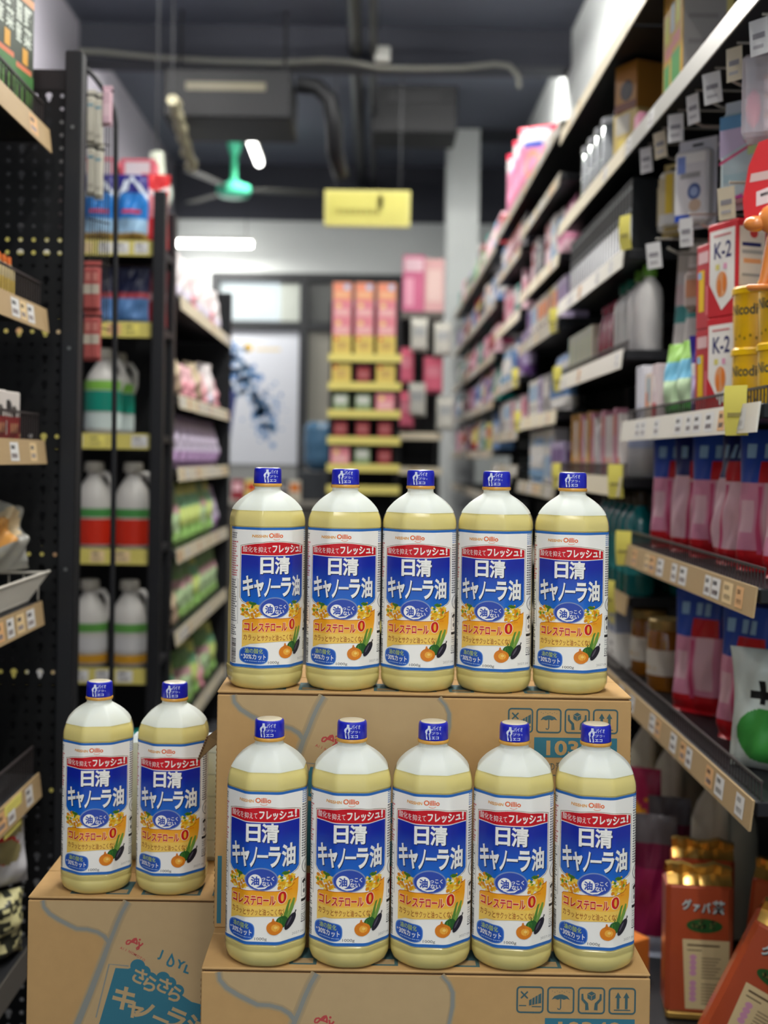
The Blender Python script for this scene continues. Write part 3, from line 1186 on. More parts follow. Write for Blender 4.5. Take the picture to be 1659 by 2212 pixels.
def pouch(name, w, h, d, paint, top=0.12, seed=1, gusset=True, wob=1.0, vflare=0.0, res=(26, 40)):
    """soft bag; paint(u,v) -> material, u,v in 0..1 on the front"""
    def mk():
        rr = random.Random(seed)
        nx, nz = res
        ph = [rr.uniform(0, 6) for _ in range(6)]
        mb = MB()
        def pos(i, j, sgn):
            u, v = i / nx, j / nz
            x = (u - .5) * 2
            wv = w * (1 - .05 * math.sin(PI * v) * .6 - vflare * v)
            prof = min(1, (v / .10) ** .5 if gusset else (min(v, .5) / .5) ** .6) * min(1, ((1 - v) / (.45 + top)) ** .75) if v < 1 else 0
            if not gusset:
                prof = (max(0.0, 1 - (2 * v - 1) ** 4)) ** .8
            if gusset and v == 0:
                prof = .75
            t = d / 2 * prof * (1 - abs(x) ** 3.2) ** .7
            rip = wob * d * .05 * (math.sin(7 * u + 9 * v + ph[0]) + math.sin(17 * v - 6 * u + ph[1]) + .6 * math.sin(23 * u + ph[2] - 11 * v))
            t = max(0.0008, t + rip * (1 - abs(x) ** 4) * (1 if 0 < v < 1 else 0) * (.3 + .7 * prof))
            return (x * wv / 2 + .004 * wob * math.sin(5 * v + ph[3]) * v, sgn * t + .006 * wob * v * math.sin(4 * v + ph[4]), v * h)
        for sgn in (-1, 1):
            b = len(mb.v)
            for j in range(nz + 1):
                for i in range(nx + 1):
                    mb.v.append(pos(i, j, sgn))
            for j in range(nz):
                for i in range(nx):
                    q = [b + j * (nx + 1) + i, b + j * (nx + 1) + i + 1, b + (j + 1) * (nx + 1) + i + 1, b + (j + 1) * (nx + 1) + i]
                    mb.f.append(q)
                    mb.m.append(mb.mi(paint((i + .5) / nx, (j + .5) / nz)))
        N = (nx + 1) * (nz + 1)
        edge = [i for i in range(nx + 1)] + [j * (nx + 1) + nx for j in range(1, nz + 1)] + [nz * (nx + 1) + i for i in range(nx - 1, -1, -1)] + [j * (nx + 1) for j in range(nz - 1, 0, -1)]
        for k in range(len(edge)):
            a, c = edge[k], edge[(k + 1) % len(edge)]
            mb.f.append([a, c, N + c, N + a])
            mb.m.append(mb.mi(paint(.5, min(.99, (a // (nx + 1)) / nz))))
        return mb.build(name, smooth=70)
    return mk


def jar(name, r, h, glass, fill, lid, lab):
    def mk():
        root = empty(name)
        mb = MB()
        mb.lathe([(r * .9, 0), (r, .006), (r, h * .80), (r * .88, h * .86)], fill, 28)
        mb.build('jar_body', root, smooth=50)
        mb = MB()
        mb.lathe([(r * .92, h * .85), (r * .95, h * .86), (r * .95, h * .985), (r * .9, h)], lid, 28)
        mb.build('lid', root, smooth=40)
        mb = MB()
        mb.lathe([(r * 1.01, h * .22), (r * 1.01, h * .58)], lab, 28, caps=False)
        for k in range(5):
            a = -PI / 2 + (k - 2) * .35
            mb.box(r * 1.012 * math.cos(a) - .004, r * 1.012 * math.cos(a) + .004, r * 1.015 * math.sin(a) - .0006, r * 1.015 * math.sin(a), h * .3, h * .34, C(206, 160, 50, .5))
        mb.build('label', root, smooth=50)
        return root
    return mk


def tub(name, r, h, col, lidc, word):
    def mk():
        root = empty(name)
        mb = MB()
        mb.lathe([(r * .94, 0), (r * .96, .003), (r, h * .5), (r * 1.0, h * .88)], col, 36)
        def arc(u, v):
            th = (u - .5) * 2.2
            return (r * 1.004 * math.sin(th), -r * 1.004 * math.cos(th), v * h * .88)
        f = Flat()
        f.text(word, .08, .92, .60, .80, C(30, 62, 70, .5), 0.02)
        for k in range(7):
            f.ell(.2 + .11 * k, .16 + .05 * (k % 2), .02, .03, C(120, 100, 20, .5), 8)
        mb.flat(f, arc)
        mb.build('tub_body', root, smooth=40)
        mb = MB()
        mb.lathe([(r * 1.02, h * .87), (r * 1.06, h * .88), (r * 1.06, h * .97), (r * .98, h), (r * .5, h)], lidc, 36)
        mb.build('lid', root, smooth=40)
        return root
    return mk


def hangpack(name, w, h, d, card, front=(), clear=None):
    """card with a hang hole and a shallow moulded front; hangs with its top at z = h"""
    def mk():
        root = empty(name)
        mb = MB()
        mb.box(-w / 2, w / 2, d * .35, d * .35 + .0015, 0, h, card)
        mb.box(-.012, .012, d * .35 - .0004, d * .35 + .0019, h - .014, h - .009, DARK)
        mb.build('backing_card', root, smooth=0)
        mb = MB()
        mb.box(-w * .44, w * .44, -d / 2, d * .35, h * .05, h * .86, clear or card, d * .2)
        for k, el in enumerate(front):
            f = Flat()
            deco(f, el[0], el[1:])
            mb.flat(f, lambda u, v, k=k: ((u - .5) * w * .86, -d / 2 - .0003 - .0001 * k, h * .07 + v * h * .76))
        mb.build('pack_front', root, smooth=20)
        return root
    return mk


def hexc(*c):
    return C(*c)

# colours
PINK, PINKL, PINKD = C(226, 150, 178, .35), C(238, 196, 206, .35), C(214, 84, 128, .35)
REDM, REDD = C(200, 30, 40, .35), C(150, 26, 40, .4)
BLUEM, BLUED, BLUEL = C(42, 78, 176, .35), C(26, 40, 110, .35), C(150, 190, 224, .4)
YELM, YELL = C(238, 198, 24, .35), C(232, 220, 120, .45)
GREEN, GREENL, GREEND = C(64, 150, 66, .4), C(150, 200, 96, .4), C(24, 84, 48, .45)
TEALP, TEALD = C(24, 146, 136, .35), C(14, 96, 98, .3)
CREAM, CREAMW = C(222, 214, 192, .45), C(234, 232, 226, .35)
ORANGE, BROWN = C(232, 128, 40, .4), C(116, 60, 30, .45)
PURPLE, LILAC = C(120, 84, 150, .4), C(190, 176, 210, .45)
CRIM = C(150, 20, 60, .3)
NAVYP = C(40, 44, 100, .5)
GREYP = C(160, 158, 156, .5)
GOLDF = C(206, 164, 84, 0.25, 0.7)
SILV = C(176, 176, 176, .3, .5)


def bandpaint(bands, seed=0, extra=None):
    """bands: list of (v_top, material) from the bottom; extra(u,v) may override"""
    def f(u, v):
        if extra:
            e = extra(u, v)
            if e is not None:
                return e
        for t, m in bands:
            if v < t:
                return m
        return bands[-1][1]
    return f


def pinkx(u, v):
    if .62 < v < .78 and .45 < u < .95:
        return REDM
    if .80 < v < .90 and (.2 < u < .35 or .5 < u < .62 or .7 < u < .8):
        return BLUEL
    if .28 < v < .5 and .12 < u < .4:
        return PINKL
    if .2 < v < .62 and .58 < u < .88:
        return PINKL
    if .45 < u < .54 and .12 < v < .6:
        return PINKD
    return None


PROTO.update({
    'pink_pouch': pouch('refill_pouch', .115, .235, .055, bandpaint([(.14, REDM), (.62, PINK), (1, BLUEM)], 0, pinkx), seed=2, vflare=.10),
    'pink_pouch_b': pouch('refill_pouch', .115, .235, .055, bandpaint([(.12, REDM), (.66, PINKL), (1, BLUED)], 0, pinkx), seed=5, vflare=.14),
    'candy_bag': pouch('snack_bag', .13, .19, .07, bandpaint([(1, C(206, 216, 210, .2))], 0,
                       lambda u, v: GREEN if (u - .5) ** 2 / .12 + (v - .3) ** 2 / .05 < 1 else (DARK if (.55 < v < .75 and .42 < u < .5) or (.60 < v < .66 and .3 < u < .7) else None)), seed=9, gusset=False, res=(64, 92)),
    'jar': jar('honey_jar', .042, .150, None, C(150, 92, 18, .15, coat=.6), C(176, 150, 90, .35, .4), C(220, 214, 200, .5)),
    'wb_carton': carton('carton', .062, .09, .15, CREAMW, [('r', 0, 1, .55, 1, C(140, 150, 176, .4)), ('r', .1, .9, .68, .80, YELL), ('r', .2, .8, .2, .26, GREYP), ('r', .2, .7, .34, .40, GREYP)],
                        [('r', 0, 1, .55, 1, C(140, 150, 176, .4))]),
    'teal_bottle': bottle('bottle', .034, .235, C(16, 110, 112, .2, coat=.3), C(60, 52, 40, .4), [(.2, .55, C(40, 130, 130, .4))], 'slim', 1.0),
    'k2_carton': carton('carton', .082, .06, .160, C(196, 40, 48, .4),
                        [('p', [(.06, .36), (.5, .06), (.94, .2), (.94, .93), (.06, .93)], CREAMW), ('t', 'K-2', .22, .82, .62, .80, NAVYP), ('e', .5, .34, .2, .14, C(226, 160, 110, .5)),
                         ('r', .2, .8, .86, .88, C(206, 120, 120, .5)), ('r', .28, .42, .50, .56, C(220, 210, 120, .5)), ('r', .56, .68, .50, .56, C(226, 160, 190, .5)), ('e', .42, .3, .05, .1, ORANGE), ('e', .6, .36, .05, .1, ORANGE)],
                        [('r', .06, .94, .3, .93, C(214, 206, 196, .5)), ('e', .55, .86, .14, .05, C(196, 60, 60, .5)), ('r', .15, .8, .72, .76, NAVYP), ('r', .15, .85, .64, .68, GREYP), ('r', .2, .8, .54, .59, C(226, 160, 110, .5)), ('r', .15, .85, .40, .43, GREYP)],
                        top=REDM),
    'ry_carton': carton('carton', .070, .06, .150, C(190, 60, 66, .4),
                        [('r', .15, .45, .2, .7, YELM), ('r', .55, .9, .15, .5, C(226, 120, 130, .4)), ('r', .1, .9, .78, .92, C(226, 190, 190, .4)), ('r', .1, .3, .6, .68, BLUEL)], [('r', .1, .9, .2, .8, C(206, 110, 116, .4))]),
    'tub': tub('plastic_tub', .040, .098, C(232, 184, 10, .3, coat=.3), C(236, 190, 16, .3), 'Nicodinia'),
    'pale_carton': carton('carton', .06, .06, .12, C(214, 214, 222, .45), [('r', .1, .9, .1, .3, C(196, 200, 214, .45))]),
    'pinkw_carton': carton('carton', .045, .05, .115, C(224, 204, 206, .45), [('r', .1, .9, 0, .3, REDM), ('r', .1, .9, .5, .8, C(236, 222, 220, .4))]),
    'peach_carton': carton('carton', .05, .05, .10, C(222, 206, 190, .45), [('r', .1, .6, .3, .6, ORANGE), ('r', .5, .9, .4, .9, C(120, 170, 190, .4))]),
    'bgreen_pouch': pouch('refill_pouch', .085, .15, .04, bandpaint([(.2, GREEN), (.5, C(196, 222, 180, .4)), (.75, C(120, 190, 220, .4)), (1, GREENL)]), seed=11),
    'purple_pouch': pouch('refill_pouch', .08, .15, .04, bandpaint([(.14, BLUED), (.5, LILAC), (.66, CREAMW), (1, C(50, 40, 140, .35))]), seed=12),
    'greenw_pouch': pouch('refill_pouch', .10, .24, .05, bandpaint([(.3, CREAMW), (.42, GREEND), (.6, CREAMW), (.7, GREENL), (1, C(206, 200, 190, .4))]), seed=14, vflare=.2),
    'wedge_pouch': pouch('refill_pouch', .115, .375, .06, bandpaint([(.58, C(206, 202, 196, .35)), (.68, C(70, 150, 146, .4)), (.80, C(212, 190, 188, .4)), (.88, C(206, 200, 196, .4)), (1, C(186, 178, 168, .4))], 0,
                         lambda u, v: GREENL if .78 < v < .86 and .5 < u < .75 else None), seed=15, vflare=.42, wob=.4),
    'white_green_bottle': bottle('bottle', .036, .195, C(222, 220, 216, .3), C(92, 140, 50, .4), None, 'slim', .85),
    'white_teal_bottle': bottle('bottle', .032, .185, C(218, 218, 212, .3), C(40, 110, 90, .4), None, 'slim', .85),
    'crimson_bottle': bottle('bottle', .034, .155, C(140, 14, 56, .2, coat=.4), C(150, 20, 60, .3), None, 'taper', .8),
    'cream_carton': carton('carton', .075, .08, .115, C(200, 196, 172, .5), [('r', 0, .3, 0, 1, C(150, 176, 170, .5)), ('r', .34, .5, .2, .8, C(196, 206, 90, .5)), ('r', .62, .9, .2, .8, C(214, 208, 196, .5))]),
    'black_pack': carton('slim_pack', .032, .09, .165, C(20, 23, 26, .6), [('r', .10, .90, .02, .50, C(222, 226, 230, .25)), ('r', .2, .8, .56, .60, C(120, 130, 136, .4)), ('r', .1, .9, .86, .9, C(110, 120, 120, .4))]),
    'slim_white': carton('slim_carton', .030, .03, .150, C(228, 218, 212, .45), [('r', .1, .9, .06, .3, C(222, 130, 70, .45)), ('r', .3, .7, .4, .9, C(236, 230, 226, .4))]),
    'slim_pink': carton('slim_carton', .030, .03, .165, C(206, 140, 156, .45), [('r', .1, .9, .6, .9, C(216, 120, 80, .45))]),
    'slim_orange': carton('slim_carton', .034, .03, .17, C(190, 140, 60, .45), [('r', .1, .9, 0, .35, C(226, 176, 30, .45))]),
    'tall_white': bottle('bottle', .024, .16, C(206, 200, 198, .4), C(196, 190, 186, .4), None, 'slim', 1.0),
    'grey_jug': bottle('bottle', .055, .15, C(176, 176, 180, .35), C(150, 150, 150, .4), [(.45, .62, C(150, 160, 190, .4))], 'round', .8),
    'wood_box': carton('gift_box', .085, .08, .116, C(170, 116, 44, .5), [('e', .55, .42, .3, .22, C(40, 34, 30, .4)), ('r', 0, 1, 0, .18, C(110, 56, 30, .5))]),
    'yellow_clear': carton('clear_pack', .10, .09, .13, C(200, 178, 110, .3), [('r', .2, .5, .1, .5, C(226, 206, 110, .3)), ('r', .1, .7, .6, .95, C(196, 192, 176, .3))]),
    'steel_pan': None,
    'tall_yellow': carton('tall_carton', .16, .10, .25, C(206, 160, 40, .4), [('r', .05, .35, .05, .38, GREEN), ('r', .45, .9, .08, .42, GREEN), ('r', .1, .5, .42, .52, C(216, 130, 110, .4)), ('r', .5, .9, .46, .56, C(216, 130, 110, .4)),
                           ('r', .1, .3, .56, .78, C(206, 206, 30, .4)), ('r', .4, .6, .6, .84, C(170, 184, 180, .4)), ('r', .66, .9, .62, .86, C(206, 206, 30, .4)), ('r', .1, .9, .88, .95, C(190, 140, 60, .4))],
                          [('r', 0, 1, 0, 1, C(160, 154, 148, .5)), ('r', .86, 1, 0, 1, C(222, 206, 130, .4)), ('r', .1, .7, .6, .64, C(140, 134, 130, .5)), ('r', .1, .7, .4, .44, C(140, 134, 130, .5))]),
    'pink_small': carton('carton', .05, .05, .075, C(206, 140, 160, .4), [('r', 0, 1, 0, .3, C(196, 70, 120, .4))]),
    'diaper_pack': pouch('nappy_pack', .17, .29, .10, bandpaint([(.12, C(220, 150, 186, .4)), (.70, C(220, 140, 170, .4)), (.90, C(206, 196, 196, .4)), (1, C(200, 40, 70, .4))], 0,
                         lambda u, v: C(236, 150, 130, .4) if (u - .5) ** 2 + (v - .42) ** 2 < .05 and (u - .5) ** 2 + (v - .42) ** 2 > .02 else (BLUEM if .68 < v < .76 and .25 < u < .75 else None)), seed=20, gusset=False, wob=.4),
})


def make_pans():
    root = empty('steel_canister')
    mb = MB()
    mb.lathe([(.038, 0), (.040, .004), (.040, .14), (.036, .146)], C(206, 214, 210, .18, .85), 26)
    mb.build('canister_body', root, smooth=40)
    mb = MB()
    mb.lathe([(.041, .146), (.0415, .15), (.041, .164), (.030, .170), (.008, .172), (.008, .184)], C(190, 196, 192, .2, .85), 26)
    mb.build('lid', root, smooth=40)
    return root


PROTO['steel_pan'] = make_pans

GEN = []      # generic things of the far bays: (key, look, cat, group, width)
cols = [('pink', PINK, PINKL), ('pale pink', PINKL, PINKD), ('lilac', LILAC, PURPLE), ('white', CREAMW, BLUEL), ('blue', C(110, 150, 200, .4), CREAMW), ('red', REDD, PINKL),
        ('cream', CREAM, ORANGE), ('grey', GREYP, CREAMW), ('teal', TEALP, CREAMW), ('yellow', YELL, REDM), ('green', C(110, 160, 110, .4), CREAMW), ('dark', C(50, 46, 60, .4), GREYP)]
for nm, a, b in cols:
    k = 'gc_' + nm
    PROTO[k] = carton('carton', .082, .07, .135, a, [('r', .12, .88, .45, .85, b), ('r', .2, .7, .2, .28, C(120, 110, 116, .5))], [('r', .1, .9, .3, .8, b)])
    GEN.append((k, nm + ' carton with paler panel', 'carton', 'cartons on the wall shelving', .094))
    k = 'gt_' + nm
    PROTO[k] = carton('carton', .052, .05, .185, a, [('r', .1, .9, .1, .5, b), ('e', .5, .75, .3, .1, b)], [('r', .1, .9, .1, .6, b)])
    GEN.append((k, 'slender ' + nm + ' carton', 'carton', 'cartons on the wall shelving', .062))
    k = 'gb_' + nm
    PROTO[k] = bottle('bottle', .033, .19, a, b, [(.22, .5, b)], ('pump', 'slim', 'round')[len(GEN) % 3], .8)
    GEN.append((k, nm + ' plastic bottle', 'bottle', 'bottles on the wall shelving', .076))
    k = 'gp_' + nm
    PROTO[k] = pouch('refill_pouch', .095, .185, .05, bandpaint([(.25, b), (.7, a), (.85, b), (1, a)]), seed=len(GEN))
    GEN.append((k, nm + ' banded pouch', 'pouch', 'pouches on the wall shelving', .102))
GENK = {g[0]: g for g in GEN}

# ------------------------------------------------------------------ shelving
M_shelf = C(30, 31, 34, .45)
M_panel = C(14, 15, 17, .6)
RAILC = {'kraft': C(172, 147, 109, .5), 'silver': C(198, 196, 188, .3, .3), 'white': C(216, 212, 200, .35), 'cream': C(214, 204, 178, .45), 'yellow': C(200, 188, 100, .45), 'dark': C(80, 76, 70, .5), 'dull': C(156, 150, 134, .5)}


def bay(label, loc, rz, w, depth, z_top, tiers, pegs=(), back=True, name='shelving_bay', posts=True, hang=None):
    """front faces -Y in its own axes; tiers: (z, depth, rail colour, fence, tags)"""
    root = tag(empty(name, loc, rz), label, 'shelving')
    rr = random.Random(int(w * 1000 + z_top * 777 + loc[1] * 100))
    if posts:
        for sx in (-1, 1):
            mb = MB()
            x = sx * (w / 2 - .015)
            mb.box(x - .014, x + .014, depth - .05, depth, 0, z_top, M_shelf, .002)
            mb.build('upright', root, smooth=0)
    if back:
        mb = MB()
        mb.box(-w / 2 + .03, w / 2 - .03, depth - .012, depth - .004, .02, z_top - .02, M_panel)
        mb.build('back_panel', root, smooth=0)
    for (z, dp, rc, fence, tags) in tiers:
        y0 = depth - .05 - dp
        mb = MB()
        mb.box(-w / 2 + .004, w / 2 - .004, y0, depth - .05, z - .022, z, M_shelf, .002)
        s = mb.build('shelf', root, smooth=0)
        if rc:
            mb = MB()
            fn = lambda u, v, t: (u, y0 - .003 - t - (.044 - v) * .12, z - .042 + v)
            mb.prism([(-w / 2 + .003, 0), (w / 2 - .003, 0), (w / 2 - .003, .044), (-w / 2 + .003, .044)], fn, .003, RAILC[rc])
            f = Flat()
            x = -w / 2 + .02
            while tags and x < w / 2 - .06:
                tw = rr.uniform(.036, .052)
                if rr.random() < tags:
                    m = rr.choice((TAGW, TAGW, C(222, 196, 150, .5), C(216, 170, 120, .5), TAGY if rc == 'yellow' else TAGW))
                    f.rect(x, x + tw, .006, .038, m)
                    f.rect(x + .005, x + tw * .6, .026, .033, C(96, 92, 96, .6))
                    f.rect(x + .005, x + tw * .8, .011, .019, C(150, 140, 140, .6))
                x += tw + rr.uniform(.004, .03)
            mb.flat(f, lambda u, v: (u, y0 - .0064 - (.044 - v) * .12, z - .042 + v))
            mb.build('price_rail', s, smooth=0)
        if fence:
            mb = MB()
            n = int(w / .016)
            for i in range(n + 1):
                x = -w / 2 + .006 + (w - .012) * i / n
                mb.box(x - .0009, x + .0009, y0 + .006, y0 + .0078, z, z + fence, C(60, 54, 54, .4))
            mb.box(-w / 2 + .005, w / 2 - .005, y0 + .005, y0 + .009, z + fence - .002, z + fence + .002, C(60, 54, 54, .4))
            mb.build('wire_grille', s, smooth=0)
    return root


def wall_bay(i, y0, y1, z_top, tiers, word):
    XF = 0.557
    dp = XR - 0.03 - XF + 0.0
    return bay('black shelving bay along the white wall, %s from the display cartons' % word, (XF, (y0 + y1) / 2, 0), -PI / 2, y1 - y0, dp, z_top, tiers)


YB = [1.78 + .99 * k for k in range(8)]
XF = 0.557
FD = XR - .03 - XF - .05        # full shelf depth
L1, L2 = CH + .712, CH + .99
TA = [(CH - .95, FD + .10, None, 0, 0), (CH - .483, FD, 'kraft', .028, .8), (CH - .178, FD, 'kraft', .028, .7), (CH + .088, FD, 'white', .024, .5), (L1, FD, 'silver', 0, .15), (L2, FD, 'cream', 0, .2)]
TB = [(CH - .95, FD + .10, None, 0, 0), (CH - .483, FD, 'kraft', .028, .8), (CH - .30, FD * .95, 'kraft', 0, .5), (CH - .035, FD, 'cream', .03, .3), (CH + .250, FD, 'white', .02, .4), (CH + .475, FD, 'white', 0, .5), (L1, FD, 'cream', 0, .2), (L2, FD, 'cream', 0, .2)]
TC = [(CH - .95, FD + .10, None, 0, 0), (CH - .5, FD, 'dull', 0, .5), (CH - .30, FD, 'dull', 0, .5), (CH - .075, FD, 'dull', 0, .5), (CH + .155, FD, 'cream', 0, .4), (CH + .435, FD, 'dull', 0, .4), (CH + .63, FD, 'cream', 0, .5), (CH + .87, FD, 'dull', 0, .4), (CH + 1.03, FD, 'dull', 0, .2)]
TD = [(CH - .95, FD + .10, None, 0, 0), (CH - .5, FD, 'dull', 0, .5), (CH - .25, FD, 'dull', 0, .5), (CH - .02, FD, 'dull', 0, .5), (CH + .12, FD, 'dull', 0, .5), (CH + .325, FD, 'dull', 0, .5), (CH + .58, FD, 'cream', 0, .5), (CH + .82, FD, 'dull', 0, .4), (CH + 1.03, FD, 'dull', 0, .2)]
TE = [(CH - .95, FD + .10, None, 0, 0), (CH - .5, FD, 'dull', 0, .4), (CH - .16, FD, 'dull', 0, .4), (CH + .05, FD, 'dull', 0, .4), (CH + .28, FD, 'dull', 0, .4), (CH + .50, FD, 'dull', 0, .4), (CH + .74, FD, 'dull', 0, .4), (CH + 1.0, FD, 'dull', 0, .4)]
TIERS = [TA, TB, TC, TD, TE, TE, TE]
WORDB = ['first', 'second', 'third', 'fourth', 'fifth', 'sixth', 'seventh']
for i in range(7):
    wall_bay(i, YB[i] + .003, YB[i + 1] - .003, (L2 if i < 2 else CH + 1.03) + .015, TIERS[i], WORDB[i])

CNT = {}


def wput(key, look, cat, group, b, t, y, dx=0.0, rot=0.0, where=None, dz=0.0, zabs=None):
    """a thing on tier t of wall bay b, front face dx behind the shelf's front edge"""
    z = (TIERS[b][t][0] if zabs is None else zabs) + dz
    CNT[(b, t)] = CNT.get((b, t), 0) + 1
    n = CNT[(b, t)]
    tw = ['base deck', 'shelf above the deck', 'third level', 'fourth level', 'fifth level', 'sixth level', 'seventh level', 'eighth level', 'top level'][t]
    lab = '%s, %s' % (look, where) if where else '%s, %s along %s of %s wall bay' % (look, ORD[min(n, 20) - 1], tw, WORDB[b])
    return put(key, (XF + .012 + dx, y, z + .0005), -PI / 2 + rot, lab, cat, group)
def yat(px, X):
    return X * FPX / (px - VX)


# --- first wall bay: hooks and tickets under the upper rail
bayA = [o for o in COL.objects if o.name == 'shelving_bay'][0]
yA = (YB[0] + YB[1]) / 2
HK = C(170, 166, 156, .35, .5)
for row, (zr, n, yst, ystep) in enumerate(((CH + .640, 7, 1.86, .128), (CH + .425, 3, 2.02, .26))):
    for k in range(n):
        Y = yst + k * ystep
        lx = -(Y - yA)
        mb = MB()
        mb.tube([(lx, .40, zr), (lx, .06, zr), (lx, .035, zr + .012)], .0030, HK, 6)
        mb.tube([(lx, .40, zr + .03), (lx, .012, zr + .03)], .0024, HK, 6)
        h = mb.build('peg_hook', bayA, smooth=50)
        mb = MB()
        mb.box(-.017, .017, 0, .0012, -.026, .026, TAGW if (k + row) % 4 != 1 else C(206, 196, 170, .5))
        mb.box(-.011, .011, -.0006, 0, -.002, .006, C(140, 138, 142, .5))
        mb.box(-.011, .008, -.0006, 0, -.016, -.011, C(170, 168, 170, .5))
        tk = mb.build('price_ticket', h, smooth=0, loc=(lx, .008, zr - .004))
        tk.rotation_euler = (.1, .06 * math.sin(k * 2.1), .6 + .2 * math.sin(k * 3.7))
mb = MB()
mb.box(-.47, .47, .30, .325, CH + .345, CH + .365, M_shelf, .002)
mb.build('hook_bar', bayA, smooth=0)

PROTO.update({
    'hang_white': hangpack('blister_pack', .085, .175, .03, C(206, 206, 212, .4), [('r', .05, .95, .84, .98, CREAMW), ('r', .1, .35, .70, .95, C(120, 140, 200, .4)), ('r', .2, .8, .62, .70, GREYP), ('e', .62, .42, .2, .12, C(80, 100, 150, .4)), ('e', .62, .42, .12, .07, C(150, 166, 200, .4)), ('r', .04, .5, 0, .1, BLUEM), ('e', .65, .22, .18, .09, C(196, 170, 146, .4))], C(216, 214, 214, .3)),
    'hang_yellow': hangpack('blister_pack', .055, .14, .03, C(196, 176, 116, .4), [('r', .35, .75, .2, .98, C(222, 190, 60, .35)), ('r', 0, .35, .1, .9, C(200, 186, 150, .4)), ('r', .05, .95, 0, .2, C(206, 204, 198, .3))], C(214, 208, 190, .3)),
    'hang_blue': hangpack('blister_pack', .105, .19, .035, C(196, 206, 214, .4), [('r', 0, 1, .84, 1, C(96, 150, 190, .35)), ('p', [(0, .5), (1, .75), (1, .84), (0, .84)], C(200, 186, 214, .4)), ('p', [(0, .42), (1, .68), (1, .71), (0, .46)], PINKD), ('r', .6, .9, .5, .6, C(190, 220, 150, .4)), ('p', [(0, 0), (1, 0), (1, .14), (.4, .04)], C(190, 70, 150, .4)), ('r', .1, .6, .2, .3, C(170, 200, 206, .4))], C(186, 206, 210, .3)),
    'hang_doll': hangpack('blister_pack', .08, .14, .03, C(120, 90, 120, .4), [('r', .1, .9, .5, .9, C(176, 90, 140, .4)), ('r', .2, .8, .1, .4, C(70, 90, 150, .4))], C(150, 130, 150, .3)),
    'hang_brown': hangpack('blister_pack', .07, .09, .03, C(150, 130, 120, .4), [('r', .1, .9, .3, .8, C(176, 120, 90, .4))], C(166, 150, 142, .3)),
})


def make_clearbox():
    root = empty('clear_gift_box')
    mb = MB()
    mb.box(-.062, .062, -.03, .03, 0, .128, mixmat('clear_plastic_box', (222, 216, 220), .7, .3, .55, .12, 1.0), .006)
    mb.build('clear_shell', root, smooth=20)
    mb = MB()
    for k in range(3):
        z = .012 + k * .030
        mb.box(-.030, .054, -.012, .012, z, z + .022, C(224, 198, 202, .4), .003)
        mb.box(-.030, .054, -.0126, .0126, z + .022, z + .025, C(226, 178, 140, .4))
    mb.lathe([(.002, .02), (.016, .03), (.020, .05), (.016, .07), (.002, .08)], C(238, 130, 150, .35), 16, .6, .5, -.046, 0)
    mb.build('pink_contents', root, smooth=40)
    return root


def make_toycard():
    root = empty('toy_on_card')
    RC = C(206, 40, 44, .4)
    mb = MB()
    pts = [(-.052, .10), (-.056, .14), (-.048, .19), (-.034, .225), (0, .235), (.05, .235), (.056, .14), (.052, .10)]
    mb.prism(pts, lambda u, v, t: (u, .012 + t, v), .0015, RC)
    g = Flat()
    g.poly([(-.046, .165), (.05, .176), (.05, .190), (-.044, .178)], C(206, 176, 170, .5))
    g.poly([(-.036, .128), (-.004, .136), (-.006, .160), (-.036, .150)], C(222, 206, 206, .5))
    g.poly([(-.030, .142), (-.010, .147), (-.010, .152), (-.030, .147)], DARK)
    mb.flat(g, lambda u, v: (u, .0116, v))
    mb.build('red_card', root, smooth=0)
    OR = C(226, 136, 62, .25, coat=.4)
    mb = MB()
    def blob(cx, cy, cz, rx, ry, rz):
        pr = []
        for i in range(9):
            a = -PI / 2 + PI * i / 8
            pr.append((max(.0005, math.cos(a)), cz + rz * math.sin(a)))
        mb.lathe(pr, OR, 16, rx, ry, cx, cy, caps=False)
    blob(-.004, -.006, .104, .028, .018, .024)
    blob(-.034, -.008, .098, .018, .013, .012)
    blob(.002, -.006, .060, .022, .016, .040)
    blob(.022, -.006, .074, .020, .013, .022)
    mb.tube([(-.008, -.006, .06), (-.016, -.008, .03), (-.022, -.010, .006)], [.013, .009, .007], OR, 10)
    mb.tube([(.014, -.004, .05), (.028, -.006, .024), (.030, -.008, .006)], [.013, .010, .008], OR, 10)
    blob(.008, .002, .124, .010, .008, .016)
    mb.box(-.044, .050, -.022, .012, -.002, .006, OR, .002)
    mb.build('orange_figure', root, smooth=60)
    return root


PROTO['clear_box'] = make_clearbox
PROTO['toy_card'] = make_toycard
G_HANG = 'packs on the hooks of the first wall bay'
ROT = .75
put('hang_white', (.615, 2.42, CH + .455), -PI / 2 + ROT, 'white blister pack with blue badge hanging on a hook', 'hanging pack', G_HANG)
put('hang_yellow', (.635, 2.70, CH + .490), -PI / 2 + ROT, 'yellow blister pack, farther of two hanging together', 'hanging pack', G_HANG)
put('hang_yellow', (.615, 2.60, CH + .485), -PI / 2 + ROT, 'yellow blister pack, closer of two hanging together', 'hanging pack', G_HANG)
put('hang_blue', (.635, 2.14, CH + .440), -PI / 2 + ROT, 'light blue blister pack with pink stripe on a hook', 'hanging pack', G_HANG)
put('hang_doll', (.73, 2.18, CH + .27), -PI / 2 + ROT, 'dark purple blister pack hanging below the light blue pack', 'hanging pack', G_HANG)
put('hang_brown', (.64, 2.46, CH + .30), -PI / 2 + ROT, 'small brown blister pack hanging below the white pack', 'hanging pack', G_HANG)
put('hang_brown', (.64, 2.32, CH + .30), -PI / 2 + ROT, 'small brown blister pack hanging beside the purple pack', 'hanging pack', G_HANG)
put('clear_box', (.632, 1.945, CH + .508), -PI / 2 + 1.2, 'clear plastic gift box with pink contents on a hook', 'gift box', G_HANG)
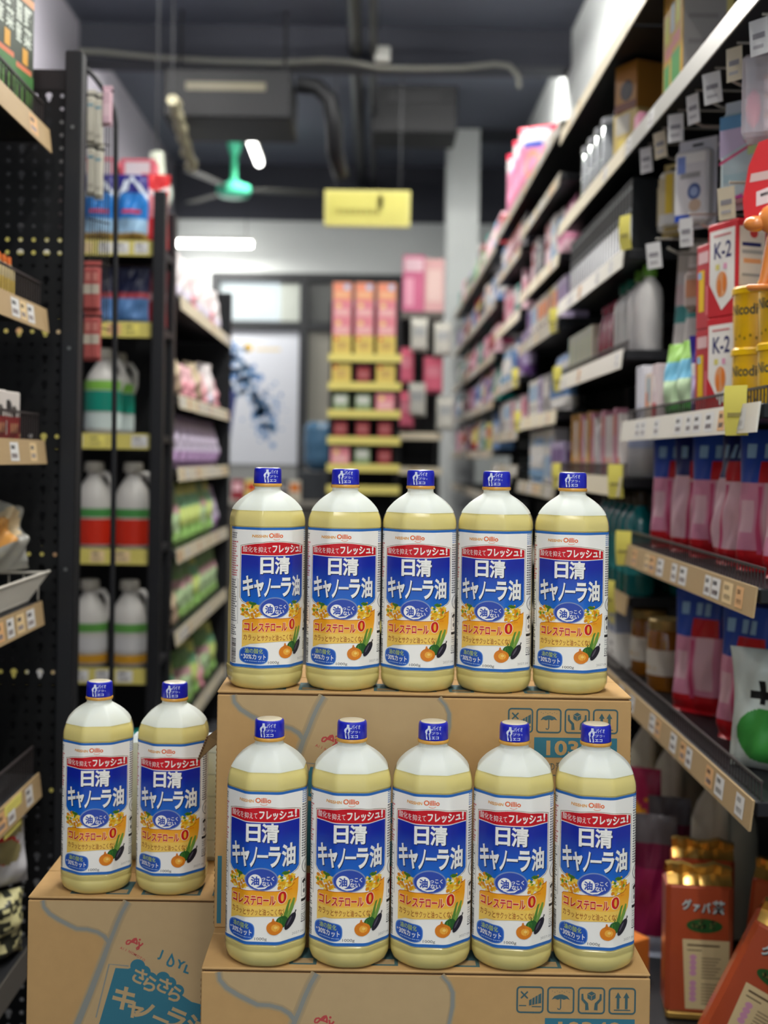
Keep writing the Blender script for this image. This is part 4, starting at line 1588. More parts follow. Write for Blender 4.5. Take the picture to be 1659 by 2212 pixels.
put('toy_card', (.602, 1.865, CH + .262), -PI / 2 + 1.15, 'orange animal figure on a red card', 'toy')

# --- first wall bay, shelves
GA = 'things on the first wall bay'
put('jar', (.635, 2.67, TA[1][0] + .0005), -PI / 2, 'amber jar with pale lid beside pink pouches, closer one', 'jar', 'amber jars')
put('jar', (.640, 2.86, TB[1][0] + .0005), -PI / 2, 'amber jar with pale lid next to bluish white cartons, farther one', 'jar', 'amber jars')
put('jar', (.745, 2.70, TA[1][0] + .0005), -PI / 2, 'amber jar with pale lid standing behind the closer jar', 'jar', 'amber jars')
for j, (k, X, Y, r, w) in enumerate((('pink_pouch', .64, 2.43, .72, 'in front beside the amber jar'), ('pink_pouch_b', .74, 2.34, .55, 'behind the one beside the jar'),
                                     ('pink_pouch', .655, 2.18, .55, 'in the middle of the lower row'), ('pink_pouch_b', .76, 2.12, .6, 'deep in the lower row behind clear bag'))):
    put(k, (X, Y, TA[1][0] + .0005), -PI / 2 + r, 'pink refill pouch with blue top, lower row, ' + w, 'pouch', 'pink refill pouches of the lower row')
put('candy_bag', (.632, 1.97, TA[1][0] + .0005), -PI / 2 + .9, 'clear snack bag with green filling and black writing', 'snack bag', rx=-.05)
for j, (k, X, Y, r, w) in enumerate((('pink_pouch', .635, 2.62, .8, 'first from the teal bottles'), ('pink_pouch_b', .645, 2.49, .75, 'second from the teal bottles'), ('pink_pouch', .650, 2.35, .8, 'third from the teal bottles'),
                                     ('pink_pouch_b', .64, 2.20, .25, 'fourth from the teal bottles, turned edge on'), ('pink_pouch', .655, 2.07, .7, 'fifth from the teal bottles'), ('pink_pouch', .655, 1.93, .6, 'last from the teal bottles'))):
    put(k, (X, Y, TA[2][0] + .0005), -PI / 2 + r, 'pink refill pouch with blue top, upper row, ' + w, 'pouch', 'pink refill pouches of the upper row')
zt = TA[3][0] + .0005
put('pale_carton', (.605, 2.71, zt), -PI / 2, 'pale bluish carton at the far end of the white rail', 'carton', GA)
put('peach_carton', (.605, 2.645, zt), -PI / 2, 'peach carton next to the pale bluish carton', 'carton', GA)
put('pinkw_carton', (.605, 2.585, zt), -PI / 2, 'white and red carton next to the peach carton', 'carton', GA)
put('pinkw_carton', (.70, 2.49, zt), -PI / 2, 'white and red carton in the second line', 'carton', GA)
put('bgreen_pouch', (.612, 2.49, zt), -PI / 2 + .5, 'light blue and green pouch, farther of two', 'pouch', GA)
put('bgreen_pouch', (.618, 2.40, zt), -PI / 2 + .5, 'light blue and green pouch, closer of two', 'pouch', GA)
put('purple_pouch', (.618, 2.31, zt), -PI / 2 + .6, 'dark blue pouch beside the red cartons', 'pouch', GA)
put('greenw_pouch', (.74, 2.42, zt), -PI / 2 + .6, 'tall white and green pouch behind the small pouches', 'pouch', GA)
for lv in (0, 1):
    put('ry_carton', (.615, 2.225, zt + lv * .151), -PI / 2 + .2, 'red and yellow carton, ' + ('lower', 'upper')[lv] + ' of a stack of two', 'carton', GA)
    put('k2_carton', (.615, 2.128, zt + lv * .161), -PI / 2 + .35, 'red and white K-2 carton, ' + ('lower', 'upper')[lv] + ' of a stack of two', 'carton', GA)
TW = ['beside the K-2 cartons', 'at the closer end']
for col, (X, Y) in enumerate(((.620, 2.020), (.632, 1.925))):
    for lv in (0, 1):
        put('tub', (X, Y, zt + lv * .0985), -PI / 2 + .9, 'yellow plastic tub, %s of the stack %s' % (('lower', 'upper')[lv], TW[col]), 'tub', 'yellow tubs')

# --- base deck
PROTO['tea_pack'] = None


def make_tea(gold_h=.030):
    root = empty('tea_bag_pack')
    OB = C(172, 74, 40, .3, coat=.3, noise=.08, scale=30)
    mb = MB()
    mb.box(-.056, .056, -.036, .036, .010, .235, OB, .008)
    f = Flat()
    LB = C(214, 196, 150, .5)
    f.poly([(-.022, .022), (.050, .022), (.050, .140), (-.028, .140)], LB)
    g = Flat()
    g.rect(-.020, .034, .129, .132, C(90, 70, 50, .5))
    g.rect(-.020, .004, .121, .123, C(110, 90, 70, .5))
    for k in range(2):
        z0 = .082 - k * .044
        for q in range(4):
            g.ell(-.010, z0 + .028 - q * .009, .006, .005, C(206, 150, 180, .5), 10)
        for q in range(7):
            g.rect(.004, .036 - (q % 3) * .004, z0 + .026 - q * .0055, z0 + .028 - q * .0055, C(140, 120, 96, .5))
    g.rect(.018, .040, .026, .040, C(90, 84, 110, .5))
    SL = C(190, 206, 206, .4)
    SB = C(40, 40, 40, .4)
    h = Flat()
    for t, x0, x1, y0, y1 in (('グ', -.030, -.014, .190, .208), ('ァ', -.011, .000, .188, .200), ('バ', .003, .018, .186, .204), ('茶', .020, .042, .184, .208)):
        g.text(t, x0 + .0014, x1 + .0014, y0 - .0014, y1 - .0014, SB, .05)
        h.text(t, x0, x1, y0, y1, SL, .04)
    g.ell(.008, .164, .030, .012, C(34, 84, 40, .4), 26)
    rr = random.Random(4)
    for q in range(26):
        h.ell(.008 + rr.uniform(-.02, .02), .166 + rr.uniform(-.007, .007), rr.uniform(.002, .004), .0016, (C(60, 66, 36, .5), C(30, 44, 24, .5), C(110, 110, 60, .5))[q % 3], 7, rr.uniform(0, 3))
    mb.flat(f, lambda u, v: (u, -.0363, v))
    mb.flat(g, lambda u, v: (u, -.0365, v))
    mb.flat(h, lambda u, v: (u, -.0367, v))
    mb.build('pack_body', root, smooth=20)
    mb = MB()
    vs, fs = [], []
    n = 12
    for i in range(n + 1):
        x = -.054 + .108 * i / n
        w = .004 * math.sin(i * 2.3) + .003 * math.sin(i * 5.1)
        vs += [(x, -.034, .232), (x, -.018 + w, .246 + .002 * math.sin(i * 1.7)), (x * 1.02, -.026 + w, .262 + .003 * math.sin(i * .9)), (x * 1.02, w, .260 + .003 * math.sin(i * .9)), (x, .034, .232)]
    for i in range(n):
        for j in range(4):
            fs.append([i * 5 + j, i * 5 + j + 1, (i + 1) * 5 + j + 1, (i + 1) * 5 + j])
    mb.add(vs, fs, GOLDF)
    mb.build('gold_top_seal', root, smooth=20)
    mb = MB()
    mb.box(-.054, .054, -.034, .034, 0, .016, GOLDF, .004)
    mb.build('gold_base', root, smooth=20)
    return root


PROTO['tea_pack'] = make_tea
zd = TA[0][0]
GT = 'orange brown tea packs on the base deck'
t1 = P(1502, 2170, 2.16)
put('tea_pack', (t1.x, 2.16, zd + .0005), -.12, 'upright orange brown tea pack with cream label facing out', 'tea pack', GT)
put('tea_pack', (t1.x + .045, 2.30, zd + .0005), -.2, 'orange brown tea pack standing behind the upright labelled one', 'tea pack', GT)
t2 = P(1610, 2180, 1.93)
put('tea_pack', (t2.x - .03, 1.93, zd + .030), -.35, 'orange brown tea pack leaning over beside the upright one', 'tea pack', GT, 0, .42)
t3 = P(1655, 2190, 1.74)
put('tea_pack', (t3.x + .02, 1.74, zd + .026), -.3, 'dark tea pack leaning at the outer corner', 'tea pack', GT, 0, .34)
put('tea_pack', (t1.x + .135, 2.16, zd + .006), -.5, 'orange brown tea pack leaning behind with crumpled gold top', 'tea pack', GT, 0, .10)
PROTO.update({
    'plum_pouch': pouch('refill_pouch', .085, .27, .05, bandpaint([(.16, C(150, 160, 176, .4)), (.62, C(120, 24, 66, .35)), (.8, C(90, 20, 50, .4)), (1, C(80, 76, 80, .4))]), seed=31),
    'magenta_pouch': pouch('refill_pouch', .10, .30, .05, bandpaint([(.6, C(110, 20, 40, .35)), (1, C(160, 30, 76, .35))], 0, lambda u, v: C(206, 140, 30, .4) if .35 < v < .8 and .4 < u < .75 and math.sin(40 * v + 9 * u) > -.3 else None), seed=32),
    'cream_jug': bottle('jug_bottle', .085, .36, C(196, 190, 168, .35), C(200, 196, 186, .4), None, 'jug', .8),
    'black_bag': pouch('dark_bag', .12, .10, .08, bandpaint([(1, C(26, 22, 26, .2))], 0, lambda u, v: C(206, 150, 180, .3) if (u - .7) ** 2 + (v - .7) ** 2 < .02 else None), seed=33, gusset=False),
    'orange_pack': carton('carton', .10, .06, .07, C(206, 120, 50, .4), [('e', .5, .6, .3, .3, C(222, 200, 186, .4))]),
})
put('plum_pouch', (P(1410, 1980, 2.42).x, 2.42, zd + .0005), -.3, 'tall plum coloured pouch by the tea packs', 'pouch', GA)
put('magenta_pouch', (P(1383, 1980, 2.62).x + .0, 2.66, zd + .0005), -.4, 'dark red pouch with golden pattern on the deck', 'pouch', GA)
put('plum_pouch', (P(1440, 1900, 2.60).x - .01, 2.55, zd + .0005), -.3, 'plum coloured pouch behind the first one', 'pouch', GA)
for q, (px, Y, w) in enumerate(((1565, 2.56, 'closest to the tea packs'), (1470, 2.90, 'in the middle'), (1412, 3.10, 'farthest from the tea packs'))):
    put('cream_jug', (P(px, 1700, Y).x, Y, zd + .0005), -.3 - PI / 2, 'large cream jug bottle on the deck, ' + w, 'jug', 'cream jugs on the deck')
put('orange_pack', (.475, 2.34, zd + .0005), -1.0, 'small orange pack lying on the deck edge', 'carton', GA)

# --- second wall bay
for k in range(7):
    wput('wb_carton', 'bluish white carton', 'carton', 'bluish white cartons', 1, 1, 2.955 + k * .068, .048)
for k in range(6):
    wput('teal_bottle', 'teal bottle', 'bottle', 'teal bottles', 1, 2, 2.82 + k * .078, .038, dz=-.0)
for k in range(3):
    wput('teal_bottle', 'teal bottle in the second line', 'bottle', 'teal bottles', 1, 2, 2.84 + k * .082, .14)
wput('grey_jug', 'grey plastic canister', 'canister', 'things on the second wall bay', 1, 3, 2.86, .06)
ss = ['slim_white', 'slim_pink', 'slim_white', 'slim_white', 'slim_pink', 'tall_white', 'slim_white', 'slim_pink', 'slim_orange', 'slim_white', 'slim_pink', 'slim_orange', 'slim_white', 'slim_orange']
lk = {'slim_white': 'slim white carton', 'slim_pink': 'slim pink carton', 'tall_white': 'narrow grey white bottle', 'slim_orange': 'slim ochre carton'}
for k, s in enumerate(ss):
    wput(s, lk[s], 'bottle' if s == 'tall_white' else 'carton', 'slim packs of the second wall bay', 1, 3, 2.96 + k * .053, .028)
for k in range(2):
    wput('white_green_bottle', 'white bottle with green cap', 'bottle', 'white bottles', 1, 4, 2.82 + k * .085, .05)
for k in range(2):
    wput('white_teal_bottle', 'white bottle with dark green cap', 'bottle', 'white bottles', 1, 4, 2.99 + k * .075, .045)
for k in range(3):
    wput('crimson_bottle', 'crimson bottle', 'bottle', 'crimson bottles', 1, 4, 3.14 + k * .072, .045)
for k in range(5):
    wput('cream_carton', 'cream carton with green bands', 'carton', 'cream cartons', 1, 4, 3.36 + k * .080, .050)
for k, (X, Y) in enumerate(((.690, 2.715), (.690, 2.615))):
    put('wedge_pouch', (X, Y, TA[3][0] + .0005), -PI / 2 + .9, ('tall grey white wedge pouch with teal band, next to the white bottles', 'tall grey white wedge pouch with teal band, next to the red cartons')[k], 'pouch', 'wedge pouches')
for k in range(24):
    lab = 'thin black and white pack, %s along the striped row' % ORD[k] if k < 20 else 'thin black and white pack, %s from the far end of the striped row' % ORD[23 - k]
    put('black_pack', (XF + .062, 2.825 + k * .0365, TB[5][0] + .0005), -PI / 2, lab, 'pack', 'thin black packs in the striped row')
put('yellow_clear', (.635, 3.02, L1 + .0005), -PI / 2 + .4, 'yellowish clear pack under the wooden coloured box', 'pack', 'things on the long upper shelf')
put('wood_box', (.630, 3.02, L1 + .131), -PI / 2 + .45, 'ochre box with black disc on top of a pack', 'box', 'things on the long upper shelf')
for k in range(4):
    put('steel_pan', (.612, 3.20 + k * .098, L1 + .0005), -PI / 2, 'shiny steel canister, %s from the ochre box' % ORD[k], 'canister', 'steel canisters')
put('pink_small', (.61, 2.83, L1 + .0005), -PI / 2, 'small pink carton between ochre box and yellow carton', 'carton', 'things on the long upper shelf')
put('tall_yellow', (.637, 2.50, L1 + .0005), -PI / 2, 'tall yellow carton with green pictures and grey side', 'carton', 'things on the long upper shelf')
for k, nm in enumerate(('grey', 'pale pink', 'white')):
    g = GENK['gc_' + nm]
    put(g[0], (.70, 2.62 + k * .16, L2 + .0005), -PI / 2, g[1] + ', %s along the topmost shelf' % ORD[k], 'carton', g[3])

# --- the bays beyond
rg = random.Random(21)
themes = {(2, 3): ['white', 'grey', 'lilac'], (2, 4): ['white', 'blue', 'lilac', 'grey'], (2, 5): ['lilac', 'white', 'yellow', 'cream'], (2, 6): ['pink', 'red', 'dark', 'white'], (2, 7): ['pink', 'grey', 'red', 'dark'],
          (3, 3): ['green', 'white', 'cream'], (3, 4): ['white', 'grey', 'pale pink'], (3, 5): ['lilac', 'white', 'pink', 'blue'], (3, 6): ['pale pink', 'pink', 'teal', 'white'], (3, 7): ['blue', 'dark', 'red'], (3, 8): ['pink', 'pale pink'],
          (4, 6): ['white', 'blue', 'cream'], (4, 5): ['pink', 'red', 'pale pink']}
for b in (2, 3, 4, 5, 6):
    for t in range(3, len(TIERS[b])):
        if (b, t) in ((2, 8), (3, 8)):
            continue
        zs = TIERS[b][t][0]
        nxt = TIERS[b][t + 1][0] if t + 1 < len(TIERS[b]) else zs + .4
        room = nxt - zs - .03
        th = themes.get((b, t), None)
        y = YB[b] + .06
        kinds = ['gc', 'gt', 'gb', 'gp']
        while y < YB[b + 1] - .06:
            cands = [k + '_' + n for k in kinds for n in (th or [c[0] for c in cols])]
            k = rg.choice(cands)
            hh = {'gc': .135, 'gt': .185, 'gb': .22, 'gp': .185}[k[:2]]
            if hh > room:
                k = 'gc' + k[2:]
                if .135 > room:
                    break
            g = GENK[k]
            rep = rg.choice((1, 2, 2, 3))
            for _ in range(rep):
                if y > YB[b + 1] - .06:
                    break
                wput(k, g[1], g[2], g[3], b, t, y + g[4] / 2 - .03, .045 if k[:2] != 'gp' else .035, rg.uniform(-.05, .1))
                y += g[4]
for k, (Y, w) in enumerate(((4.93, 'closest'), (5.13, 'second'), (5.36, 'farthest'))):
    put('diaper_pack', (.635, Y, CH + 1.03 + .0005), -PI / 2 + 1.0, 'big pink nappy pack on top of the wall shelving, ' + w, 'nappy pack', 'nappy packs')

# --- yellow price flags
def make_flag():
    mb = MB()
    vs, fs = [], []
    n = 8
    for i in range(n + 1):
        v = i / n
        vs += [(-.019, -.006 * math.sin(v * 2.4), .075 * v), (.019, -.006 * math.sin(v * 2.4) - .002, .075 * v)]
    vs += [(x, y + .0012, z) for x, y, z in vs]
    N = 2 * (n + 1)
    for i in range(n):
        a = i * 2
        fs += [[a, a + 1, a + 3, a + 2], [N + a, N + a + 2, N + a + 3, N + a + 1], [a, a + 2, N + a + 2, N + a], [a + 1, N + a + 1, N + a + 3, a + 3]]
    fs += [[0, N, N + 1, 1], [2 * n, 2 * n + 1, N + 2 * n + 1, N + 2 * n]]
    mb.add(vs, fs, C(224, 214, 104, .5))
    mb.box(-.012, .012, -.0072, -.0060, .028, .034, C(150, 140, 80, .5))
    return mb.build('price_flag', smooth=40)


PROTO['price_flag'] = make_flag
flags = [(XF - .009, 2.735, TB[5][0] - .03 + .02, .5, 'by the end of the striped row'), (XF - .010, 2.80, TB[3][0] - .045, .9, 'below the slim packs'), (XF - .010, 2.70, TA[2][0] - .045, .9, 'by the upper row of pink pouches'),
         (XF - .010, 1.88, TA[3][0] - .045, .8, 'in front of the yellow tubs'), (XF - .010, 3.70, TB[4][0] - .045, .6, 'below the cream cartons'), (XF - .010, 3.69, TB[3][0] - .045, .6, 'at the far end of the slim packs'),
         (XF - .010, 3.80, TC[5][0] - .045, .6, 'at the start of the third wall bay'), (XF - .010, 4.70, TC[4][0] - .045, .6, 'at the end of the third wall bay'), (XF - .010, 2.86, TB[2][0] - .045, .7, 'below the teal bottles'),
         (XF - .010, 4.80, TD[5][0] - .045, .6, 'at the start of the fourth wall bay')]
for (x, y, z, r, w) in flags:
    put('price_flag', (x, y, z), -PI / 2 + r, 'yellow price flag stuck on a rail ' + w, 'price flag', 'yellow price flags')

# ------------------------------------------------------------------ the opposite side
XLF = -0.617
TL = [(CH - .90, .36, 'dark', 0, 0), (CH - .597, .36, 'kraft', .05, .2), (CH - .277, .36, 'kraft', 0, .7), (CH + .022, .36, 'kraft', .05, .5), (CH + .266, .36, 'kraft', .05, .7), (CH + .60, .36, 'kraft', .05, .2)]
bay('black shelving bay ending at the perforated panel', (XLF, 1.80, 0), PI / 2, 1.06, .41, CH + .80, TL)
# perforated end panel with its post
root = tag(empty('perforated_panel', (0, 2.385, 0)), 'black perforated metal end panel with square post', 'panel')
mb = MB()
cell = .0250
def keyhole(th, big):
    if not big:
        return .0040
    # round top with a slot below
    x, y = math.cos(th), math.sin(th)
    r = .0064
    if y < -.55:
        r = min(.0125, .0036 / max(.25, abs(x))) if abs(x) > .25 else .0128
    return r
nc, nr = 13, 76
x_right = P(141, 500, 2.385).x
zt0 = P(100, 150, 2.385).z
NP = 16
for i in range(nc):
    for j in range(nr):
        cx, cz = x_right - .010 - cell * i, zt0 - .05 - cell * j
        big = (i % 2 == 1) and (j % 2 == 0)
        vs, fs = [], []
        for k in range(NP):
            th = 2 * PI * k / NP
            r = keyhole(th, big)
            q = max(abs(math.cos(th)), abs(math.sin(th)))
            vs.append((cx + r * math.cos(th), 0, cz + r * math.sin(th)))
            vs.append((cx + cell / 2 * math.cos(th) / q, 0, cz + cell / 2 * math.sin(th) / q))
        for k in range(NP):
            a, b = 2 * k, 2 * ((k + 1) % NP)
            fs.append([a, a + 1, b + 1, b])
        mb.add(vs, fs, M_panel)
xl_ = x_right - .010 - cell * (nc - .5)
mb.box(xl_, x_right, -.001, .006, zt0 - .0375, zt0, M_shelf)
mb.build('perforated_sheet', root, smooth=0)
mb = MB()
xp0, xp1 = P(141, 300, 2.385).x, P(178, 300, 2.385).x
mb.box(xp0, xp1, -.012, .028, 0, P(160, 112, 2.385).z, M_shelf, .003)
for k in range(4):
    z = CH + .62 - k * .42

    mb.box((xp0 + xp1) / 2 - .003, (xp0 + xp1) / 2 + .003, -.0135, -.012, z - .003, z + .003, C(110, 112, 112, .4, .5))
mb.build('end_post', root, smooth=0)


def lput(key, t, X, Y, look, cat, group=None, rot=0.0, rx=0.0):
    return put(key, (X, Y, TL[t][0] + .0005), PI / 2 + rot, look, cat, group, rx)


def vtext_pack():
    DG = C(40, 52, 34, .35)
    fr = [('r', 0, 1, 0, 1, DG), ('r', 0, 1, .90, .96, C(206, 140, 90, .4))]
    for q, (ch, x) in enumerate((('国', .12), ('産', .12), ('野', .55), ('菜', .55))):
        y = .72 - (q % 2) * .16
        fr.append(('t', ch, x, x + .34, y, y + .15, C(214, 222, 210, .4)))
    fr += [('r', .50, .74, .42, .54, C(206, 150, 40, .4)), ('r', 0, 1, .24, .36, C(56, 110, 48, .4)), ('r', .1, .9, .36, .40, C(206, 110, 70, .4))]
    for q in range(5):
        fr.append(('r', .06 + q * .19, .17 + q * .19, 0.0, .23, C(86, 140, 56, .4)))
    return carton('vegetable_pack', .105, .05, .235, C(70, 60, 40, .4), fr, [('r', 0, 1, 0, 1, C(196, 130, 96, .4))])


PROTO['veg_pack'] = vtext_pack()
PROTO['spice_tube'] = bottle('spice_tube', .012, .085, C(214, 196, 150, .4), C(214, 110, 50, .4), [(.2, .5, C(222, 190, 90, .4))], 'slim', 1.0)
PROTO['cow_pack'] = carton('snack_carton', .075, .05, .085, C(214, 206, 200, .4), [('r', 0, 1, 0, .48, C(170, 40, 40, .4)), ('e', .4, .7, .18, .14, C(60, 56, 56, .4)), ('e', .7, .6, .14, .12, C(90, 84, 80, .4)), ('r', .08, .4, .1, .4, C(220, 200, 190, .4)), ('r', .55, .9, .14, .34, C(226, 150, 110, .4))],
                           [('r', 0, 1, 0, .5, C(170, 60, 40, .4))], top=C(222, 216, 206, .4))
M_cello = mixmat('clear_film', (214, 214, 206), .7, .3, .45, .12, 1.0)
PROTO['clear_bag'] = pouch('clear_bag', .17, .15, .09, bandpaint([(1, M_cello)], 0, lambda u, v: C(196, 140, 70, .4) if (u - .35) ** 2 + (v - .4) ** 2 < .045 else (C(206, 186, 150, .4) if (u - .62) ** 2 + (v - .5) ** 2 < .03 else None)), seed=41, gusset=False, wob=2.4)
PROTO['orange_green_bag'] = pouch('snack_bag', .12, .19, .06, bandpaint([(.30, C(206, 214, 190, .3)), (.62, C(50, 150, 60, .3)), (.85, C(190, 80, 40, .3)), (1, C(206, 206, 196, .3))]), seed=42)
PROTO['red_white_bag'] = pouch('snack_bag', .15, .155, .06, bandpaint([(1, C(206, 206, 210, .25))], 0, lambda u, v: C(150, 140, 96, .4) if (u - .62) ** 2 / .05 + (v - .42) ** 2 / .018 < 1 or (u - .7) ** 2 / .05 + (v - .70) ** 2 / .018 < 1 else (REDM if (u - .55) ** 2 / .07 + (v - .46) ** 2 / .03 < 1 or (u - .66) ** 2 / .06 + (v - .74) ** 2 / .026 < 1 or (.86 < v < .97 and .35 < u < .55) or (.08 < v < .16 and .3 < u < .5) else None)), seed=43, gusset=False)
rq = random.Random(8)
POP = [(rq.random(), rq.random(), rq.uniform(.0004, .0019)) for _ in range(170)]
PROTO['popcorn_bag'] = pouch('snack_bag', .20, .118, .10, bandpaint([(1, C(44, 46, 38, .3))], 0, lambda u, v: C(196, 190, 140, .5) if any((u - a) ** 2 + (v - b) ** 2 < r for a, b, r in POP) else None), seed=44, gusset=False)
GL = 'goods beside the perforated panel'
for k in range(3):
    lput('veg_pack', 5, XLF - .048, 2.245 - k * .110, 'green pack with white writing, %s from the perforated panel' % ORD[k], 'pack', 'green packs on the uppermost shelf', rot=-.12)
for k in range(9):
    lput('spice_tube', 4, XLF - .045, 2.25 - k * .032, 'slim tube with orange cap, %s from the perforated panel' % ORD[k], 'tube', 'orange capped tubes')
for k in range(3):
    lput('cow_pack', 3, XLF - .050, 2.215 - k * .082, 'white and red snack carton, %s from the perforated panel' % ORD[k], 'carton', 'white and red snack cartons', rot=-.2)
BASK = C(186, 182, 172, .4)
root = tag(empty('wire_basket', (XLF, 2.02, TL[2][0])), 'white wire basket holding clear bags', 'basket')
mb = MB()
for i in range(34):
    y = -.30 + .60 * i / 33
    mb.tube([(-.02, y, .002), (.020, y, .058)], .0016, BASK, 5)
mb.tube([(.020, -.30, .058), (.020, .30, .058)], .003, BASK, 6)
mb.tube([(-.02, -.30, .003), (-.02, .30, .003)], .0025, BASK, 6)
mb.build('front_grille', root, smooth=40)
mb = MB()
mb.box(-.30, -.02, -.30, .30, .0005, .004, BASK)
for sy in (-1, 1):
    for i in range(12):
        x = -.30 + .30 * i / 11
        mb.tube([(x, sy * .30, .003), (x, sy * .30, .05)], .0014, BASK, 5)
    mb.tube([(-.30, sy * .30, .05), (.018, sy * .30, .056)], .0025, BASK, 6)
mb.build('basket_floor', root, smooth=0)
for k, (X, Y, dz, rr_) in enumerate(((XLF - .045, 2.235, .064, -.35), (XLF - .07, 2.01, .064, -.1))):
    put('clear_bag', (X, Y, TL[2][0] + dz), PI / 2 + rr_, 'clear bag with tan filling, ' + ('beside the perforated panel', 'second from the perforated panel')[k], 'snack bag', 'clear bags in the basket', rx=-.5)
lput('orange_green_bag', 1, XLF - .06, 2.10, 'orange and green snack bag by the yellow note', 'snack bag', GL, rot=-.5)
put('red_white_bag', (XLF - .05, 2.225, TL[0][0] + .121), PI / 2 - .7, 'white and red snack bag leaning by the perforated panel', 'snack bag', GL, rx=-.1)
put('popcorn_bag', (XLF - .075, 2.19, TL[0][0] + .0005), PI / 2 - .8, 'dark bag with pale flakes low beside the carton', 'snack bag', GL)
struct_y = MB()
struct_y.box(XLF + .0075, XLF + .0085, 2.10, 2.20, TL[1][0] - .055, TL[1][0] + .000, C(236, 226, 120, .5))
tag(struct_y.build('sticky_note', smooth=0), 'blank yellow note stuck on the lowest rail', 'note')

# --- wire display frame beyond the post
root = tag(empty('wire_display_rack', (0, 2.62, 0)), 'black tube frame with hanging strips of packs', 'display rack')
mb = MB()
pp = [P(a, b, 2.62) for a, b in ((188, 150), (205, 168), (222, 190), (238, 214), (247, 240), (250, 270), (249, 600), (246, 1000), (240, 1500), (236, 1760))]
mb.tube([(p.x, 0, p.z) for p in pp] + [(pp[-1].x, 0, .004)], .0055, M_shelf, 10)
q0 = P(184, 150, 2.62)
mb.tube([(q0.x, 0, q0.z), (q0.x, 0, .004)], .0055, M_shelf, 10)
mb.build('tube_frame', root, smooth=60)
mb = MB()
for k in range(9):
    x = P(190 + k * 5.5, 400, 2.62).x
    mb.tube([(x, .012, P(0, 190 + k * 8, 2.62).z), (x, .012, P(0, 720 - k * 4, 2.62).z)], .0012, C(60, 58, 54, .4), 5)
for py in (300, 400, 470, 560, 700):
    a, b = P(186, py, 2.62), P(236, py + 12, 2.62)
    mb.tube([(a.x, .012, a.z), (b.x, .012, b.z)], .0016, C(60, 58, 54, .4), 5)
mb.build('wire_grid', root, smooth=0)
PROTO['strip_white'] = hangpack('strip_pack', .018, .115, .012, C(196, 192, 176, .4), [('r', .1, .9, .1, .2, C(170, 164, 150, .4)), ('r', .1, .9, .8, .86, C(110, 150, 166, .4))])
PROTO['strip_red'] = hangpack('strip_pack', .020, .105, .012, C(176, 90, 86, .4), [('r', 0, 1, .35, .6, C(196, 186, 170, .4)), ('r', .2, .8, .7, .9, C(200, 130, 120, .4))])
PROTO['strip_pink'] = hangpack('strip_pack', .020, .085, .012, C(206, 172, 182, .4), [('r', .1, .9, .2, .6, C(220, 190, 196, .4))])
wd = ['first', 'second', 'third', 'fourth']
for c_i, px in enumerate((196, 212)):
    for k in range(2):
        p = P(px, 312 + 112 * k + c_i * 6, 2.60)
        put('strip_white', (p.x, 2.60, p.z), 0, 'narrow white pack hanging on the tube frame, %s column, %s down' % (('outer', 'inner')[c_i], wd[k]), 'hanging pack', 'narrow packs on the tube frame')
p = P(231, 272, 2.60)
put('strip_pink', (p.x, 2.60, p.z), 0, 'narrow pink pack hanging under the curved tube', 'hanging pack', 'narrow packs on the tube frame')
for c_i, px in enumerate((190, 206)):
    for k in range(2):
        p = P(px, 672 + 108 * k, 2.60)
        put('strip_red', (p.x, 2.60, p.z), 0, 'narrow red and white pack on the tube frame, %s column, %s down' % (('outer', 'inner')[c_i], wd[k]), 'hanging pack', 'narrow packs on the tube frame')

# --- end stand facing the display
YS = 3.52
TS = [(CH - .93, .30, 'yellow', 0, .7), (CH - .605, .30, 'yellow', 0, .9), (CH - .268, .30, 'yellow', 0, .9), (CH + .057, .30, 'yellow', 0, .9), (CH + .372, .30, 'yellow', 0, .9), (CH + .602, .30, 'yellow', 0, .9)]
xs1 = P(352, 700, YS).x
es = bay('black end stand with yellow price rails', (xs1 - .33, YS, 0), 0, .62, .36, CH + .74, TS)
mb = MB()
for x in (-.318, .318):
    mb2 = MB()
    mb2.box(x - .017, x + .017, -.02, .02, 0, CH + .74, M_shelf, .003)
    mb2.build('front_post', es, smooth=0)
PROTO.update({
    'blue_deter': pouch('refill_pouch', .092, .20, .06, bandpaint([(.16, C(150, 120, 60, .4)), (.36, C(150, 186, 214, .35)), (.72, C(40, 120, 196, .3)), (1, C(40, 36, 120, .35))], 0, lambda u, v: C(206, 214, 222, .3) if abs(v - (.95 - .6 * abs(u - .5))) < .04 or (u - .3) ** 2 + (v - .83) ** 2 < .008 else (REDM if .42 < v < .48 and .2 < u < .8 else None)), seed=51),
    'red_deter': pouch('refill_pouch', .085, .22, .06, bandpaint([(.4, C(186, 26, 34, .35)), (.7, C(206, 120, 126, .35)), (1, C(206, 30, 36, .35))], 0, lambda u, v: C(222, 200, 200, .3) if abs(v - .72 - .2 * abs(u - .5)) < .035 else None), seed=52),
    'navy_deter': pouch('refill_pouch', .095, .165, .05, bandpaint([(.45, C(80, 120, 170, .35)), (.56, C(150, 50, 60, .35)), (1, C(24, 30, 60, .35))]), seed=53),
    'dred_deter': pouch('refill_pouch', .085, .165, .05, bandpaint([(.45, C(150, 24, 34, .35)), (.6, C(160, 120, 124, .35)), (1, C(90, 20, 30, .35))]), seed=54),
    'pink_back': carton('carton', .100, .08, .275, C(206, 100, 116, .4), [('r', .12, .88, .80, .97, C(214, 204, 208, .4))]),
})
